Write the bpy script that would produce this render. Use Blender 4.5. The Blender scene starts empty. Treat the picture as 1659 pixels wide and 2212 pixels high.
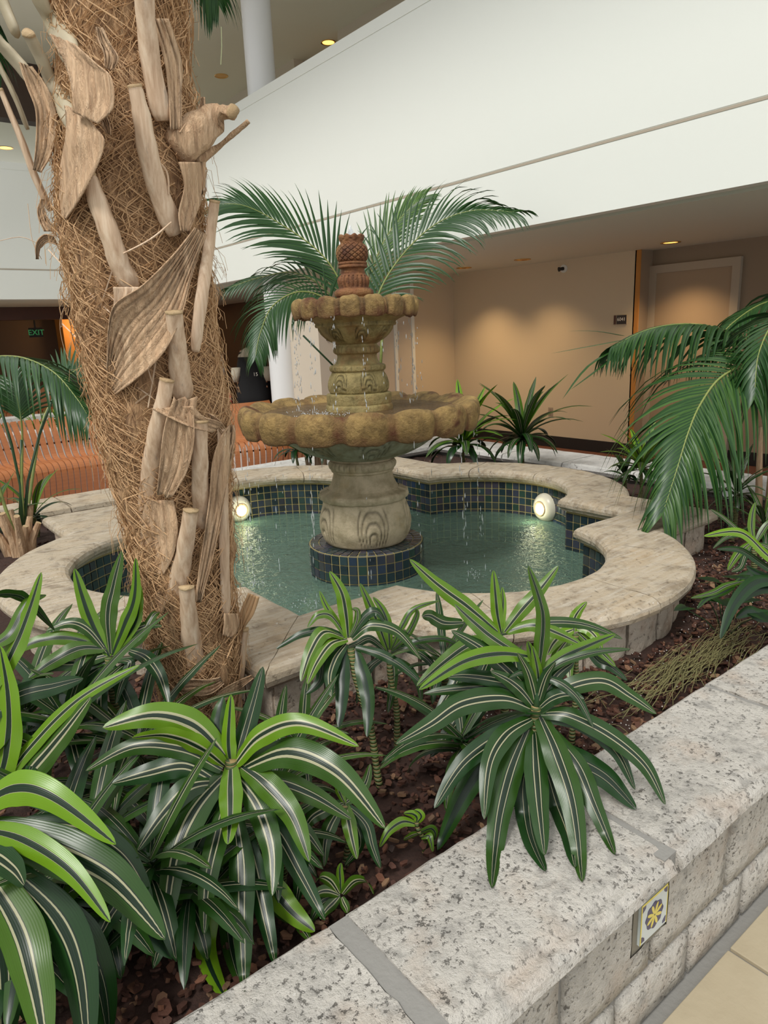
import bpy, bmesh, math, random
import numpy as np
from mathutils import Vector, Matrix, noise
rnd = random.Random(7)
D2 = bpy.data
COL = bpy.context.scene.collection
SC = bpy.context.scene
PI = math.pi

# ------------------------------------------------------------------ camera
FPX = 1520.0
R = np.array([[0.7841730375705245, -0.6192125579930072, -0.04060117204187194],
              [0.18201901021731548, 0.166972178967848, 0.9690146393993425],
              [-0.5932467674306585, -0.7672653383768134, 0.2436435376910058]])
CAMP = np.array([0.0, 0.0, 1.6])
cam = D2.cameras.new('camera')
cam.sensor_fit = 'VERTICAL'; cam.sensor_height = 24.0
cam.lens = FPX / 2212 * 24.0
cam.clip_start = 0.02; cam.clip_end = 100
camo = D2.objects.new('camera', cam); COL.objects.link(camo)
mw = Matrix([[R[0][0], R[1][0], R[2][0], 0], [R[0][1], R[1][1], R[2][1], 0], [R[0][2], R[1][2], R[2][2], 1.6], [0, 0, 0, 1]])
camo.matrix_world = mw
SC.camera = camo

def at(x, y, d):            # point on the sight line of a photo pixel at depth d (metres along the view axis)
    c = np.array([(x - 829.5) / FPX * d, -(y - 1106.0) / FPX * d, -d])
    return R.T @ c + CAMP
def topx(P):
    c = R @ (np.asarray(P, float) - CAMP)
    return 829.5 + FPX * c[0] / -c[2], 1106.0 - FPX * c[1] / -c[2], -c[2]

# ------------------------------------------------------------------ world, sun, exposure
w = D2.worlds.new('world'); SC.world = w; w.use_nodes = True
bg = w.node_tree.nodes['Background']
bg.inputs[0].default_value = (0.98, 0.99, 1.0, 1); bg.inputs[1].default_value = 1.08
sun = D2.lights.new('sun', 'SUN'); sun.energy = 2.25; sun.angle = math.radians(14); sun.color = (1.0, 0.975, 0.93)
suno = D2.objects.new('sun', sun); COL.objects.link(suno)
suno.rotation_euler = Vector((-0.62, -0.22, 0.80)).to_track_quat('Z', 'Y').to_euler()
SC.view_settings.view_transform = 'Standard'; SC.view_settings.look = 'None'
SC.view_settings.exposure = 0.0; SC.view_settings.gamma = 1.0
SC.view_settings.use_curve_mapping = False
SC.cycles.max_bounces = 7; SC.cycles.diffuse_bounces = 4; SC.cycles.glossy_bounces = 2; SC.cycles.transmission_bounces = 4
SC.cycles.transparent_max_bounces = 6; SC.cycles.caustics_refractive = False; SC.cycles.sample_clamp_indirect = 4.0

# ------------------------------------------------------------------ materials
def srgb(r, g, b):
    f = lambda c: (c / 255 / 12.92) if c / 255 <= 0.04045 else ((c / 255 + 0.055) / 1.055) ** 2.4
    return (f(r), f(g), f(b), 1.0)
class MB:
    def __init__(s, name):
        s.m = D2.materials.new(name); s.m.use_nodes = True
        s.t = s.m.node_tree; s.n = s.t.nodes; s.l = s.t.links
        s.b = s.n['Principled BSDF']; s.out = s.n['Material Output']
    def new(s, typ, **kw):
        x = s.n.new(typ)
        for k, v in kw.items():
            if k.startswith('i_'):
                x.inputs[k[2:].replace('_', ' ')].default_value = v
            else: setattr(x, k, v)
        return x
    def link(s, a, b): s.l.new(a, b)
    def coord(s, which='Object', scale=None, rot=None):
        tc = s.new('ShaderNodeTexCoord').outputs[which]
        if scale or rot:
            mp = s.new('ShaderNodeMapping')
            if scale: mp.inputs['Scale'].default_value = scale
            if rot: mp.inputs['Rotation'].default_value = rot
            s.link(tc, mp.inputs['Vector']); return mp.outputs[0]
        return tc
    def noise(s, vec, scale, detail=4, rough=0.55, dist=0.0):
        x = s.new('ShaderNodeTexNoise'); x.inputs['Scale'].default_value = scale
        x.inputs['Detail'].default_value = detail; x.inputs['Roughness'].default_value = rough
        x.inputs['Distortion'].default_value = dist
        s.link(vec, x.inputs['Vector']); return x.outputs['Fac']
    def ramp(s, fac, stops):
        x = s.new('ShaderNodeValToRGB'); e = x.color_ramp.elements
        while len(e) < len(stops): e.new(0.5)
        for k, (p, c) in enumerate(stops):
            e[k].position = p; e[k].color = c if len(c) == 4 else (*c, 1)
        s.link(fac, x.inputs[0]); return x.outputs[0]
    def mix(s, fac, a, b, typ='MIX'):
        x = s.new('ShaderNodeMix', data_type='RGBA', blend_type=typ)
        if isinstance(fac, (int, float)): x.inputs[0].default_value = fac
        else: s.link(fac, x.inputs[0])
        for v, i in ((a, 6), (b, 7)):
            if isinstance(v, tuple): x.inputs[i].default_value = v
            else: s.link(v, x.inputs[i])
        return x.outputs[2]
    def math(s, op, a, b=None, clamp=False):
        x = s.new('ShaderNodeMath', operation=op, use_clamp=clamp)
        for v, i in ((a, 0), (b, 1)):
            if v is None: continue
            if isinstance(v, (int, float)): x.inputs[i].default_value = v
            else: s.link(v, x.inputs[i])
        return x.outputs[0]
    def bump(s, h, strength, dist=0.01):
        x = s.new('ShaderNodeBump'); x.inputs['Strength'].default_value = strength
        x.inputs['Distance'].default_value = dist; s.link(h, x.inputs['Height'])
        s.link(x.outputs[0], s.b.inputs['Normal']); return x.outputs[0]
    def base(s, c):
        if isinstance(c, tuple): s.b.inputs['Base Color'].default_value = c
        else: s.link(c, s.b.inputs['Base Color'])
    def rough(s, v): s.b.inputs['Roughness'].default_value = v
BW = lambda v: (v, v, v, 1)

def mat_stone(name, c1, c2, pit, warm, rough=0.8, bump=0.6, sc=1.0, streak=None):
    m = MB(name); v = m.coord('Object')
    n1 = m.noise(v, 9 * sc, 6, 0.62); n2 = m.noise(v, 38 * sc, 5, 0.7); n3 = m.noise(v, 3.2 * sc, 4, 0.6)
    c = m.ramp(n1, [(0.36, c2), (0.5, c1), (0.75, c1)])
    c = m.mix(m.math('MULTIPLY', m.ramp(m.noise(v, 2.3 * sc, 5, 0.7), [(0.5, BW(0)), (0.66, BW(1))]), 0.55), c, c2)
    c = m.mix(m.math('MULTIPLY', m.ramp(n3, [(0.52, BW(0)), (0.72, BW(1))]), 0.5), c, warm)
    pits = m.ramp(n2, [(0.32, BW(1)), (0.42, BW(0))])
    pm = m.ramp(m.noise(v, 5.5 * sc, 3), [(0.4, BW(0.1)), (0.62, BW(1))])
    pf = m.math('MULTIPLY', pits, pm)
    c = m.mix(pf, c, pit)
    sp = m.ramp(m.noise(v, 55 * sc, 4, 0.6), [(0.66, BW(0)), (0.72, BW(1))])
    c = m.mix(m.math('MULTIPLY', sp, 0.6), c, (0.72, 0.71, 0.69, 1))
    if streak:
        v2 = m.coord('Object', scale=(5, 45, 45), rot=(0, 0, 0.5))
        c = m.mix(m.ramp(m.noise(v2, 1.0, 5, 0.65), [(0.45, BW(0)), (0.68, BW(0.55))]), c, streak)
    m.base(c); m.rough(rough)
    h = m.math('ADD', m.math('MULTIPLY', n2, 0.8), m.math('SUBTRACT', n1, m.math('MULTIPLY', pf, 0.8)))
    m.bump(h, bump, 0.012)
    return m.m
M_PLANTER = mat_stone('coral_stone', srgb(202, 197, 188), srgb(170, 166, 159), srgb(122, 116, 108), srgb(186, 164, 144), bump=1.0, sc=2.1)
M_COPING = mat_stone('cast_coping_stone', srgb(178, 163, 140), srgb(142, 127, 106), srgb(112, 98, 80), srgb(184, 158, 122), bump=0.5, sc=1.1, streak=srgb(200, 192, 178))
M_FACE = mat_stone('pink_cream_stone', srgb(192, 180, 163), srgb(166, 150, 132), srgb(95, 80, 68), srgb(188, 150, 122), sc=1.3)
M_REAR = mat_stone('pale_rear_stone', srgb(205, 203, 198), srgb(185, 183, 178), srgb(140, 136, 130), srgb(200, 196, 186))

def mat_simple(name, c, rough=0.6, metal=0.0, spec=None, nb=None, coat=0.0, var=None):
    m = MB(name)
    if var:
        v = m.coord('Object'); m.base(m.mix(m.noise(v, var[0], 5), c, var[1]))
    else: m.base(c)
    m.rough(rough); m.b.inputs['Metallic'].default_value = metal
    m.b.inputs['Coat Weight'].default_value = coat
    if spec is not None: m.b.inputs['Specular IOR Level'].default_value = spec
    if nb: m.bump(m.noise(m.coord('Object'), nb[0], 5), nb[1], 0.01)
    return m.m
def mat_emit(name, c, strength):
    m = MB(name); m.base(c); m.b.inputs['Emission Color'].default_value = c
    m.b.inputs['Emission Strength'].default_value = strength; return m.m
M_MORTAR = mat_simple('grey_mortar', srgb(140, 138, 133), 0.85, nb=(60, 0.3))
M_DMORTAR = mat_simple('dark_mortar', srgb(96, 92, 84), 0.9, nb=(60, 0.4), var=(12, srgb(66, 62, 58)))
M_BEDM = mat_simple('tile_bed_mortar', srgb(128, 122, 108), 0.85, nb=(60, 0.3))
M_WHITE = mat_simple('white_paint', srgb(234, 237, 230), 0.5, nb=(90, 0.03))
M_SOFFIT = mat_simple('soffit_paint', srgb(216, 218, 204), 0.75)
M_CEILUP = mat_simple('upper_ceiling_paint', srgb(232, 230, 216), 0.8)
M_WALL = mat_simple('tan_wall_paint', srgb(210, 194, 166), 0.6, nb=(120, 0.05))
M_WALLG = mat_simple('greige_wall_paint', srgb(204, 192, 174), 0.6)
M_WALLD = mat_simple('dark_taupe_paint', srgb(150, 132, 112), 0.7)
M_LOBBY = mat_simple('dark_brown_wall', srgb(74, 58, 48), 0.7)
M_DOOR = mat_simple('taupe_door_paint', srgb(164, 144, 120), 0.5)
M_TRIM = mat_simple('door_frame_paint', srgb(176, 164, 146), 0.5)
M_BASEB = mat_simple('black_baseboard', srgb(30, 26, 24), 0.5)
M_CARPET = mat_simple('red_brown_carpet', srgb(104, 62, 46), 0.95, nb=(200, 0.3), var=(30, srgb(84, 52, 40)))
M_BROWNW = mat_simple('brown_wood_panel', srgb(92, 52, 34), 0.45, var=(4, srgb(70, 40, 28)))
M_OCHRE = mat_simple('ochre_and_orange_lit', srgb(190, 130, 60), 0.6)  # ochre strip paint; also carries painted orange light on two walls
M_FLOORT = mat_simple('beige_floor_tile', srgb(188, 176, 150), 0.55, nb=(14, 0.35), var=(6, srgb(168, 154, 128)))
M_DARK = mat_simple('black_plastic', srgb(24, 24, 24), 0.5)
M_GOLD = mat_simple('gold_reflector', srgb(230, 180, 100), 0.2, metal=0.9)
M_GLOW = mat_emit('warm_lamp_glow', srgb(255, 190, 90), 3.0)
M_GLOWP = mat_emit('pool_lamp_glow', srgb(255, 250, 170), 9.0)
M_LAMPH = mat_simple('white_lamp_housing', srgb(205, 200, 180), 0.35)
M_PLATEB = mat_simple('brown_sign_panel', srgb(48, 34, 28), 0.4)
M_PLATEF = mat_simple('sign_frame', srgb(200, 180, 150), 0.4)
M_LET = mat_simple('white_lettering', srgb(235, 230, 220), 0.5)
M_OUTLET = mat_simple('outlet_plate', srgb(165, 150, 130), 0.5)
M_EXITP = mat_simple('exit_panel', srgb(20, 24, 20), 0.5)
M_EXITL = mat_emit('exit_letters', srgb(60, 150, 90), 0.35)
M_COLUMN = mat_simple('white_column_paint', srgb(225, 226, 226), 0.3)

# pool mosaic
def mat_tile(name, island):
    m = MB(name)
    if island: r = m.new('ShaderNodeNewGeometry').outputs['Random Per Island']
    else: r = m.new('ShaderNodeObjectInfo').outputs['Random']
    c = m.ramp(r, [(0.0, srgb(14, 22, 32)), (0.16, srgb(20, 44, 50)), (0.3, srgb(22, 28, 40)), (0.42, srgb(46, 50, 66)),
                   (0.52, srgb(34, 62, 48)), (0.62, srgb(20, 24, 30)), (0.72, srgb(62, 54, 68)), (0.82, srgb(24, 48, 74)),
                   (0.92, srgb(46, 66, 60)), (1.0, srgb(72, 62, 64))])
    c = m.mix(m.math('MULTIPLY', m.noise(m.coord('Object'), 40, 4), 0.5), c, srgb(58, 66, 70))
    m.base(c); m.rough(0.12); m.b.inputs['Coat Weight'].default_value = 0.6; m.b.inputs['Coat Roughness'].default_value = 0.08
    m.bump(m.noise(m.coord('Object'), 25, 3), 0.1, 0.01)
    return m.m
M_TILE = mat_tile('glass_mosaic', False); M_TILES = mat_tile('glass_mosaic_joined', True)
M_GROUT = mat_simple('yellow_grout', srgb(176, 158, 104), 0.8, var=(9, srgb(140, 132, 92)))
def mat_water(name, tint, murk, murkfac, sc, bs):
    m = MB(name); v = m.coord('Object')
    h1 = m.noise(v, sc, 3, 0.5, 0.6); h2 = m.noise(v, sc * 3.1, 3, 0.6, 1.0)
    bp = m.new('ShaderNodeBump'); bp.inputs['Strength'].default_value = bs; bp.inputs['Distance'].default_value = 0.02
    m.link(m.math('ADD', h1, m.math('MULTIPLY', h2, 0.45)), bp.inputs['Height'])
    tr = m.new('ShaderNodeBsdfTransparent'); tr.inputs[0].default_value = tint
    df = m.new('ShaderNodeBsdfDiffuse'); df.inputs[0].default_value = murk
    gl = m.new('ShaderNodeBsdfGlossy'); gl.inputs['Roughness'].default_value = 0.06
    fr = m.new('ShaderNodeFresnel'); fr.inputs['IOR'].default_value = 1.36
    for x in (gl, fr): m.link(bp.outputs[0], x.inputs['Normal'])
    a = m.new('ShaderNodeMixShader'); a.inputs[0].default_value = murkfac
    m.link(tr.outputs[0], a.inputs[1]); m.link(df.outputs[0], a.inputs[2])
    b = m.new('ShaderNodeMixShader'); m.link(fr.outputs[0], b.inputs[0])
    m.link(a.outputs[0], b.inputs[1]); m.link(gl.outputs[0], b.inputs[2])
    m.link(b.outputs[0], m.out.inputs[0]); return m.m
M_WATER = mat_water('pool_water', (0.62, 0.84, 0.75, 1), srgb(124, 156, 138), 0.50, 12, 1.0)
M_BWATER = mat_water('bowl_water', (0.75, 0.66, 0.5, 1), srgb(140, 112, 84), 0.45, 16, 0.6)
def mat_drop():
    m = MB('falling_water'); m.base((0.9, 0.95, 0.97, 1)); m.rough(0.08)
    m.b.inputs['Transmission Weight'].default_value = 0.55; m.b.inputs['IOR'].default_value = 1.33; return m.m
M_DROP = mat_drop()

def mat_fount(name, base, dark, rust, rustlo, rusthi, bump=0.8, carve=True):
    m = MB(name); v = m.coord('Object')
    n1 = m.noise(v, 14, 6, 0.65); n2 = m.noise(v, 60, 5, 0.7); n3 = m.noise(v, 4.5, 5, 0.6)
    c = m.mix(m.ramp(n1, [(0.35, BW(1)), (0.6, BW(0))]), base, dark)
    c = m.mix(m.ramp(n3, [(rustlo, BW(0)), (rusthi, BW(1))]), c, rust)
    if carve:     # darker tone in the carved grooves (stored per vertex when the relief is cut)
        at_ = m.new('ShaderNodeAttribute', attribute_name='groove')
        c = m.mix(m.math('MULTIPLY', at_.outputs['Fac'], 0.85), c, tuple(list(np.array(dark[:3]) * 0.35) + [1]))
        a2 = m.new('ShaderNodeAttribute', attribute_name='stain')
        st = m.math('MULTIPLY', a2.outputs['Fac'], m.ramp(n1, [(0.3, BW(0.35)), (0.55, BW(1))]))
        c = m.mix(st, c, rust)
    m.base(c); m.rough(0.62)
    m.bump(m.math('ADD', n2, n1), bump, 0.012); return m.m
M_FCREAM = mat_fount('fountain_cream_stone', srgb(196, 180, 150), srgb(160, 146, 116), srgb(176, 150, 104), 0.58, 0.8, 0.45)
M_FGREY = mat_fount('fountain_grey_stone', srgb(158, 156, 132), srgb(126, 118, 88), srgb(140, 116, 72), 0.55, 0.75, 0.5)
M_FOCHRE = mat_fount('fountain_ochre_stone', srgb(170, 140, 84), srgb(112, 88, 48), srgb(98, 54, 28), 0.55, 0.66, 1.0)
M_FOLIVE = mat_fount('fountain_olive_stone', srgb(158, 142, 92), srgb(112, 100, 58), srgb(136, 98, 54), 0.52, 0.7, 0.7)
M_FRUST = mat_fount('fountain_rust_stone', srgb(140, 92, 54), srgb(88, 50, 30), srgb(168, 128, 76), 0.5, 0.66, 0.9)

def mat_leaf(name, gdark, gmid, lime, white, centre, rough=0.32):
    m = MB(name)
    uv = m.new('ShaderNodeUVMap').outputs[0]
    sp = m.new('ShaderNodeSeparateXYZ'); m.link(uv, sp.inputs[0])
    oi = m.new('ShaderNodeObjectInfo'); sc = m.new('ShaderNodeSeparateColor'); m.link(oi.outputs['Color'], sc.inputs[0])
    limef, whitef = sc.outputs[0], sc.outputs[1]
    a = m.math('MULTIPLY', m.math('ABSOLUTE', m.math('SUBTRACT', sp.outputs[0], 0.5)), 2.0)
    mp = m.new('ShaderNodeMapping'); mp.inputs['Scale'].default_value = (26, 0.7, 1); m.link(uv, mp.inputs[0])
    st = m.noise(mp.outputs[0], 1.0, 3, 0.6)
    green = m.mix(st, gdark, gmid)
    margin = m.mix(limef, green, lime)
    edge = m.math('ADD', m.math('MULTIPLY', limef, -0.12), 0.34)
    c = m.mix(m.ramp(m.math('SUBTRACT', a, edge), [(0.0, BW(0)), (0.03, BW(1))]), m.mix(m.ramp(st, [(0.42, BW(0)), (0.6, BW(1))]), centre, gdark), margin)
    # two pale lines beside the centre
    wl = m.math('ABSOLUTE', m.math('SUBTRACT', a, m.math('ADD', m.math('MULTIPLY', st, 0.06), 0.2)))
    ww = m.math('ADD', m.math('MULTIPLY', m.math('MULTIPLY', whitef, m.math('ADD', st, 0.5)), 0.085), 0.006)
    wf = m.math('MULTIPLY', m.math('LESS_THAN', wl, ww), m.math('GREATER_THAN', whitef, 0.02))
    c = m.mix(m.math('MULTIPLY', wf, 0.75), c, white)
    m.base(c); m.rough(rough); m.b.inputs['Specular IOR Level'].default_value = 0.42
    w2 = m.new('ShaderNodeTexWave', wave_type='BANDS', bands_direction='X'); w2.inputs['Scale'].default_value = 6.0
    w2.inputs['Distortion'].default_value = 1.5; m.link(uv, w2.inputs[0])
    m.bump(w2.outputs['Fac'], 0.05, 0.004)
    tl = m.new('ShaderNodeBsdfTranslucent'); m.link(c, tl.inputs[0])
    ms = m.new('ShaderNodeMixShader'); ms.inputs[0].default_value = 0.10
    m.link(m.b.outputs[0], ms.inputs[1]); m.link(tl.outputs[0], ms.inputs[2]); m.link(ms.outputs[0], m.out.inputs[0])
    return m.m
M_LEAF = mat_leaf('striped_dracaena_leaf', srgb(16, 42, 16), srgb(32, 70, 24), srgb(104, 142, 26), srgb(186, 182, 146), srgb(30, 46, 34), 0.30)
M_FROND = mat_leaf('palm_leaflet', srgb(26, 58, 28), srgb(54, 92, 42), srgb(112, 150, 58), srgb(110, 150, 100), srgb(40, 72, 36), 0.36)
M_RACHIS = mat_simple('palm_rachis', srgb(108, 132, 62), 0.45, var=(20, srgb(150, 150, 90)))
M_STEM = mat_simple('palm_stem_green', srgb(30, 58, 36), 0.4, var=(14, srgb(52, 84, 48)))
def mat_cane():
    m = MB('ringed_cane'); v = m.coord('Object', scale=(1, 1, 60))
    w_ = m.new('ShaderNodeTexWave', wave_type='BANDS', bands_direction='Z'); w_.inputs['Scale'].default_value = 0.55
    w_.inputs['Distortion'].default_value = 1.2; m.link(v, w_.inputs[0])
    m.base(m.ramp(w_.outputs['Fac'], [(0.12, srgb(150, 128, 82)), (0.22, srgb(58, 76, 40)), (0.9, srgb(80, 96, 48))]))
    m.rough(0.6); m.bump(w_.outputs['Fac'], 0.5, 0.01); return m.m
M_CANE = mat_cane()
def mat_fibre(name, c1, c2, c3, sc=1.0):
    m = MB(name); v = m.coord('Object', scale=(60 * sc, 60 * sc, 9 * sc), rot=(0.35, 0.3, 0.2))
    v2 = m.coord('Object', scale=(70 * sc, 70 * sc, 8 * sc), rot=(-0.5, -0.35, 0.1))
    n1 = m.noise(v, 1.0, 5, 0.65, 0.6); n2 = m.noise(v2, 1.0, 5, 0.65, 0.6); n3 = m.noise(m.coord('Object'), 7, 4)
    mx = m.math('MAXIMUM', n1, n2)
    c = m.ramp(mx, [(0.42, c3), (0.56, c2), (0.72, c1)])
    c = m.mix(m.math('MULTIPLY', n3, 0.6), c, c2)
    m.base(c); m.rough(0.85); m.bump(mx, 1.0, 0.02); return m.m
M_FIBRE = mat_fibre('coir_fibre_mat', srgb(222, 190, 150), srgb(188, 150, 110), srgb(96, 64, 42))
M_SHEATH = mat_fibre('dry_leaf_sheath', srgb(226, 196, 162), srgb(208, 174, 138), srgb(166, 130, 98), 0.8)
M_STRAND = mat_simple('coir_strand', srgb(218, 184, 140), 0.8, var=(6, srgb(172, 130, 90)))
def mat_boot():
    m = MB('dry_petiole'); v = m.coord('Object', scale=(70, 70, 3.0)); n = m.noise(v, 1.0, 5, 0.6)
    n2 = m.noise(m.coord('Object', scale=(14, 14, 4)), 1.0, 5, 0.65)
    c = m.ramp(n, [(0.3, srgb(182, 150, 120)), (0.5, srgb(210, 182, 152)), (0.7, srgb(230, 208, 180))])
    c = m.mix(m.ramp(n2, [(0.62, BW(0)), (0.72, BW(0.8))]), c, srgb(112, 102, 98))
    m.base(c); m.rough(0.6); m.bump(n, 0.3, 0.008); return m.m
M_BOOT = mat_boot()
M_BOOTP = mat_simple('pale_green_petiole', srgb(196, 182, 160), 0.5, var=(5, srgb(172, 162, 128)), nb=(30, 0.15))
M_CUT = mat_simple('cut_petiole_end', srgb(206, 182, 142), 0.8, nb=(80, 0.5), var=(40, srgb(150, 118, 80)))
def mat_wood():
    m = MB('orange_bench_wood'); v = m.coord('Object', scale=(3, 3, 14)); n = m.noise(v, 3.0, 5, 0.6)
    m.base(m.mix(n, srgb(192, 124, 78), srgb(156, 94, 54))); m.rough(0.42); m.b.inputs['Coat Weight'].default_value = 0.25; return m.m
M_BENCH = mat_wood()
def mat_chip():
    m = MB('bark_chip'); r = m.new('ShaderNodeNewGeometry').outputs['Random Per Island']
    c = m.ramp(r, [(0.0, srgb(58, 36, 28)), (0.3, srgb(96, 58, 42)), (0.55, srgb(76, 50, 40)), (0.8, srgb(124, 80, 58)), (0.93, srgb(150, 118, 88)), (1.0, srgb(60, 44, 38))])
    c = m.mix(m.math('MULTIPLY', m.noise(m.coord('Object'), 70, 4), 0.5), c, srgb(40, 26, 22))
    m.base(c); m.rough(0.8); m.bump(m.noise(m.coord('Object'), 90, 4), 0.5, 0.006); return m.m
M_CHIP = mat_chip()
M_SOIL = mat_simple('dark_mulch_soil', srgb(44, 30, 25), 0.95, nb=(50, 1.0), var=(18, srgb(72, 48, 38)))
M_PERL = mat_simple('perlite', srgb(215, 212, 205), 0.8)
M_NEEDLE = mat_simple('dry_grass', srgb(126, 116, 74), 0.8, var=(8, srgb(90, 92, 56)))
M_TW = mat_simple('tin_glaze_white', srgb(205, 214, 214), 0.15, coat=0.5)
M_TB = mat_simple('cobalt_glaze', srgb(26, 26, 92), 0.15, coat=0.5)
M_TY = mat_simple('yellow_glaze', srgb(226, 208, 96), 0.15, coat=0.5)
M_SKIN = mat_simple('skin', srgb(176, 128, 98), 0.55)
M_HAIR = mat_simple('dark_hair', srgb(40, 28, 22), 0.6)
M_BLACKC = mat_simple('black_cloth', srgb(22, 22, 24), 0.85)
M_STRIPEC = mat_simple('light_grey_cloth', srgb(190, 184, 176), 0.8, nb=(40, 0.5))
M_LACE = mat_simple('cream_lace', srgb(196, 186, 166), 0.9, nb=(60, 1.0))
def mat_floral():
    m = MB('red_floral_cloth'); n = m.noise(m.coord('Object'), 14, 2, 0.4)
    m.base(m.ramp(n, [(0.36, srgb(40, 90, 40)), (0.42, srgb(190, 30, 36)), (0.58, srgb(214, 60, 60)), (0.66, srgb(225, 200, 180)), (0.7, srgb(40, 30, 30))])); return m.m
M_FLORAL = mat_floral()

# ------------------------------------------------------------------ object helpers
WL = {}
def thing(name, label, cat, loc, group=None):
    o = D2.objects.new(name, None); COL.objects.link(o)
    o.empty_display_size = 0.05
    o.location = loc; o['label'] = label; o['category'] = cat
    if group: o['group'] = group
    WL[o.name] = np.array(loc, float); return o
def wl(o):
    p = np.zeros(3)
    while o is not None:
        p = p + np.array(o.location); o = o.parent
    return p
def obj(name, V, F, mat, parent=None, smooth=False, uv=None, kind=None, label=None, mats=None, midx=None):
    V = np.asarray(V, float)
    if parent is not None:
        if len(V): V = V - wl(parent)
    me = D2.meshes.new(name); me.from_pydata(V.tolist(), [], F)
    for m_ in (mats or [mat]): me.materials.append(m_)
    if midx is not None: me.polygons.foreach_set('material_index', midx)
    if uv is not None:
        l = me.uv_layers.new(name='UVMap')
        vi = np.empty(len(me.loops), dtype=np.int32); me.loops.foreach_get('vertex_index', vi)
        l.data.foreach_set('uv', np.asarray(uv, float)[vi].ravel())
    if smooth: me.polygons.foreach_set('use_smooth', [True] * len(me.polygons))
    me.update()
    o = D2.objects.new(name, me); COL.objects.link(o)
    if parent is not None: o.parent = parent
    if kind: o['kind'] = kind
    if label: o['label'] = label
    return o
def tag(o, label, cat, group=None):
    o['label'] = label; o['category'] = cat
    if group: o['group'] = group
    return o
def inst(me, name, M, parent=None, mat=None):       # an object of its own that shares mesh data
    o = D2.objects.new(name, me); COL.objects.link(o)
    if parent is not None:
        o.parent = parent; M = Matrix.Translation(Vector(-wl(parent))) @ M
    o.matrix_local = M; return o
class Geo:
    def __init__(s): s.V = []; s.F = []; s.U = []
    def add(s, V, F, U=None):
        k = len(s.V); s.V += [tuple(v) for v in V]; s.F += [tuple(i + k for i in f) for f in F]
        if U is not None: s.U += list(U)
    def box(s, x0, x1, y0, y1, z0, z1):
        s.add([(x0, y0, z0), (x1, y0, z0), (x1, y1, z0), (x0, y1, z0), (x0, y0, z1), (x1, y0, z1), (x1, y1, z1), (x0, y1, z1)],
              [(3, 2, 1, 0), (4, 5, 6, 7), (0, 1, 5, 4), (1, 2, 6, 5), (2, 3, 7, 6), (3, 0, 4, 7)])
        return s
    def tube(s, P, r, n=6, cap=True):
        V, F = tube(P, r, n, cap); s.add(V, F); return s
    def build(s, name, mat, parent=None, **k): return obj(name, s.V, s.F, mat, parent, uv=s.U if s.U else None, **k)
def nrm(v):
    v = np.asarray(v, float); l = np.linalg.norm(v); return v / l if l > 1e-9 else v
def tube(P, r, n=6, cap=True):
    P = [np.asarray(p, float) for p in P]; m = len(P)
    rr = r if hasattr(r, '__len__') else [r] * m
    V = []; F = []; ref = None
    for i in range(m):
        T = nrm(P[min(i + 1, m - 1)] - P[max(i - 1, 0)])
        if ref is None: ref = np.array([0, 0, 1.0]) if abs(T[2]) < 0.9 else np.array([1.0, 0, 0])
        A = nrm(np.cross(T, ref)); B = np.cross(A, T); ref = B
        for k in range(n):
            a = 2 * PI * k / n; V.append(P[i] + rr[i] * (math.cos(a) * A + math.sin(a) * B))
    for i in range(m - 1):
        for k in range(n):
            a = i * n + k; b = i * n + (k + 1) % n; F.append((a, b, b + n, a + n))
    if cap: F.append(tuple(range(n - 1, -1, -1))); F.append(tuple((m - 1) * n + k for k in range(n)))
    return V, F
def lathe(prof, cx, cy, n=48, fn=None, cap=False):
    V = []; F = []; G = []
    for j, (r, z) in enumerate(prof):
        for k in range(n):
            a = 2 * PI * k / n; rr, zz, g = r, z, 0.0
            if fn: rr, zz, g = fn(a, j, r, z)
            V.append((cx + rr * math.cos(a), cy + rr * math.sin(a), zz)); G.append(g)
    for j in range(len(prof) - 1):
        for k in range(n):
            a = j * n + k; b = j * n + (k + 1) % n; F.append((a, b, b + n, a + n))
    if cap: F.append(tuple(range(n - 1, -1, -1))); F.append(tuple((len(prof) - 1) * n + k for k in range(n)))
    return V, F, G
def fattr(o, name, vals):
    a = o.data.attributes.new(name, 'FLOAT', 'POINT'); a.data.foreach_set('value', list(vals))
def smoothprof(pts, k=4):       # Catmull-Rom through profile points
    out = []; n = len(pts)
    for i in range(n - 1):
        p0, p1, p2, p3 = pts[max(i - 1, 0)], pts[i], pts[i + 1], pts[min(i + 2, n - 1)]
        for s in range(k):
            t = s / k
            out.append(tuple(0.5 * ((2 * p1[d]) + (-p0[d] + p2[d]) * t + (2 * p0[d] - 5 * p1[d] + 4 * p2[d] - p3[d]) * t * t + (-p0[d] + 3 * p1[d] - 3 * p2[d] + p3[d]) * t ** 3) for d in range(len(p1))))
    out.append(tuple(pts[-1])); return out
def bevel(o, w_, seg=2):
    b = o.modifiers.new('bevel', 'BEVEL'); b.width = w_; b.segments = seg; b.limit_method = 'ANGLE'
    return o
def struct(name, g, mat, parent=None):
    o = g.build(name, mat, parent)
    if parent is None: o['kind'] = 'structure'
    return o
def nz(p, s): return noise.noise(Vector((p[0] * s, p[1] * s, p[2] * s)))
def roughen(V, amp, sc):
    return [(v[0] + amp * nz(v, sc), v[1] + amp * nz((v[1], v[2] + 7, v[0]), sc), v[2] + amp * nz((v[2], v[0] - 5, v[1]), sc)) for v in V]

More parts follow.
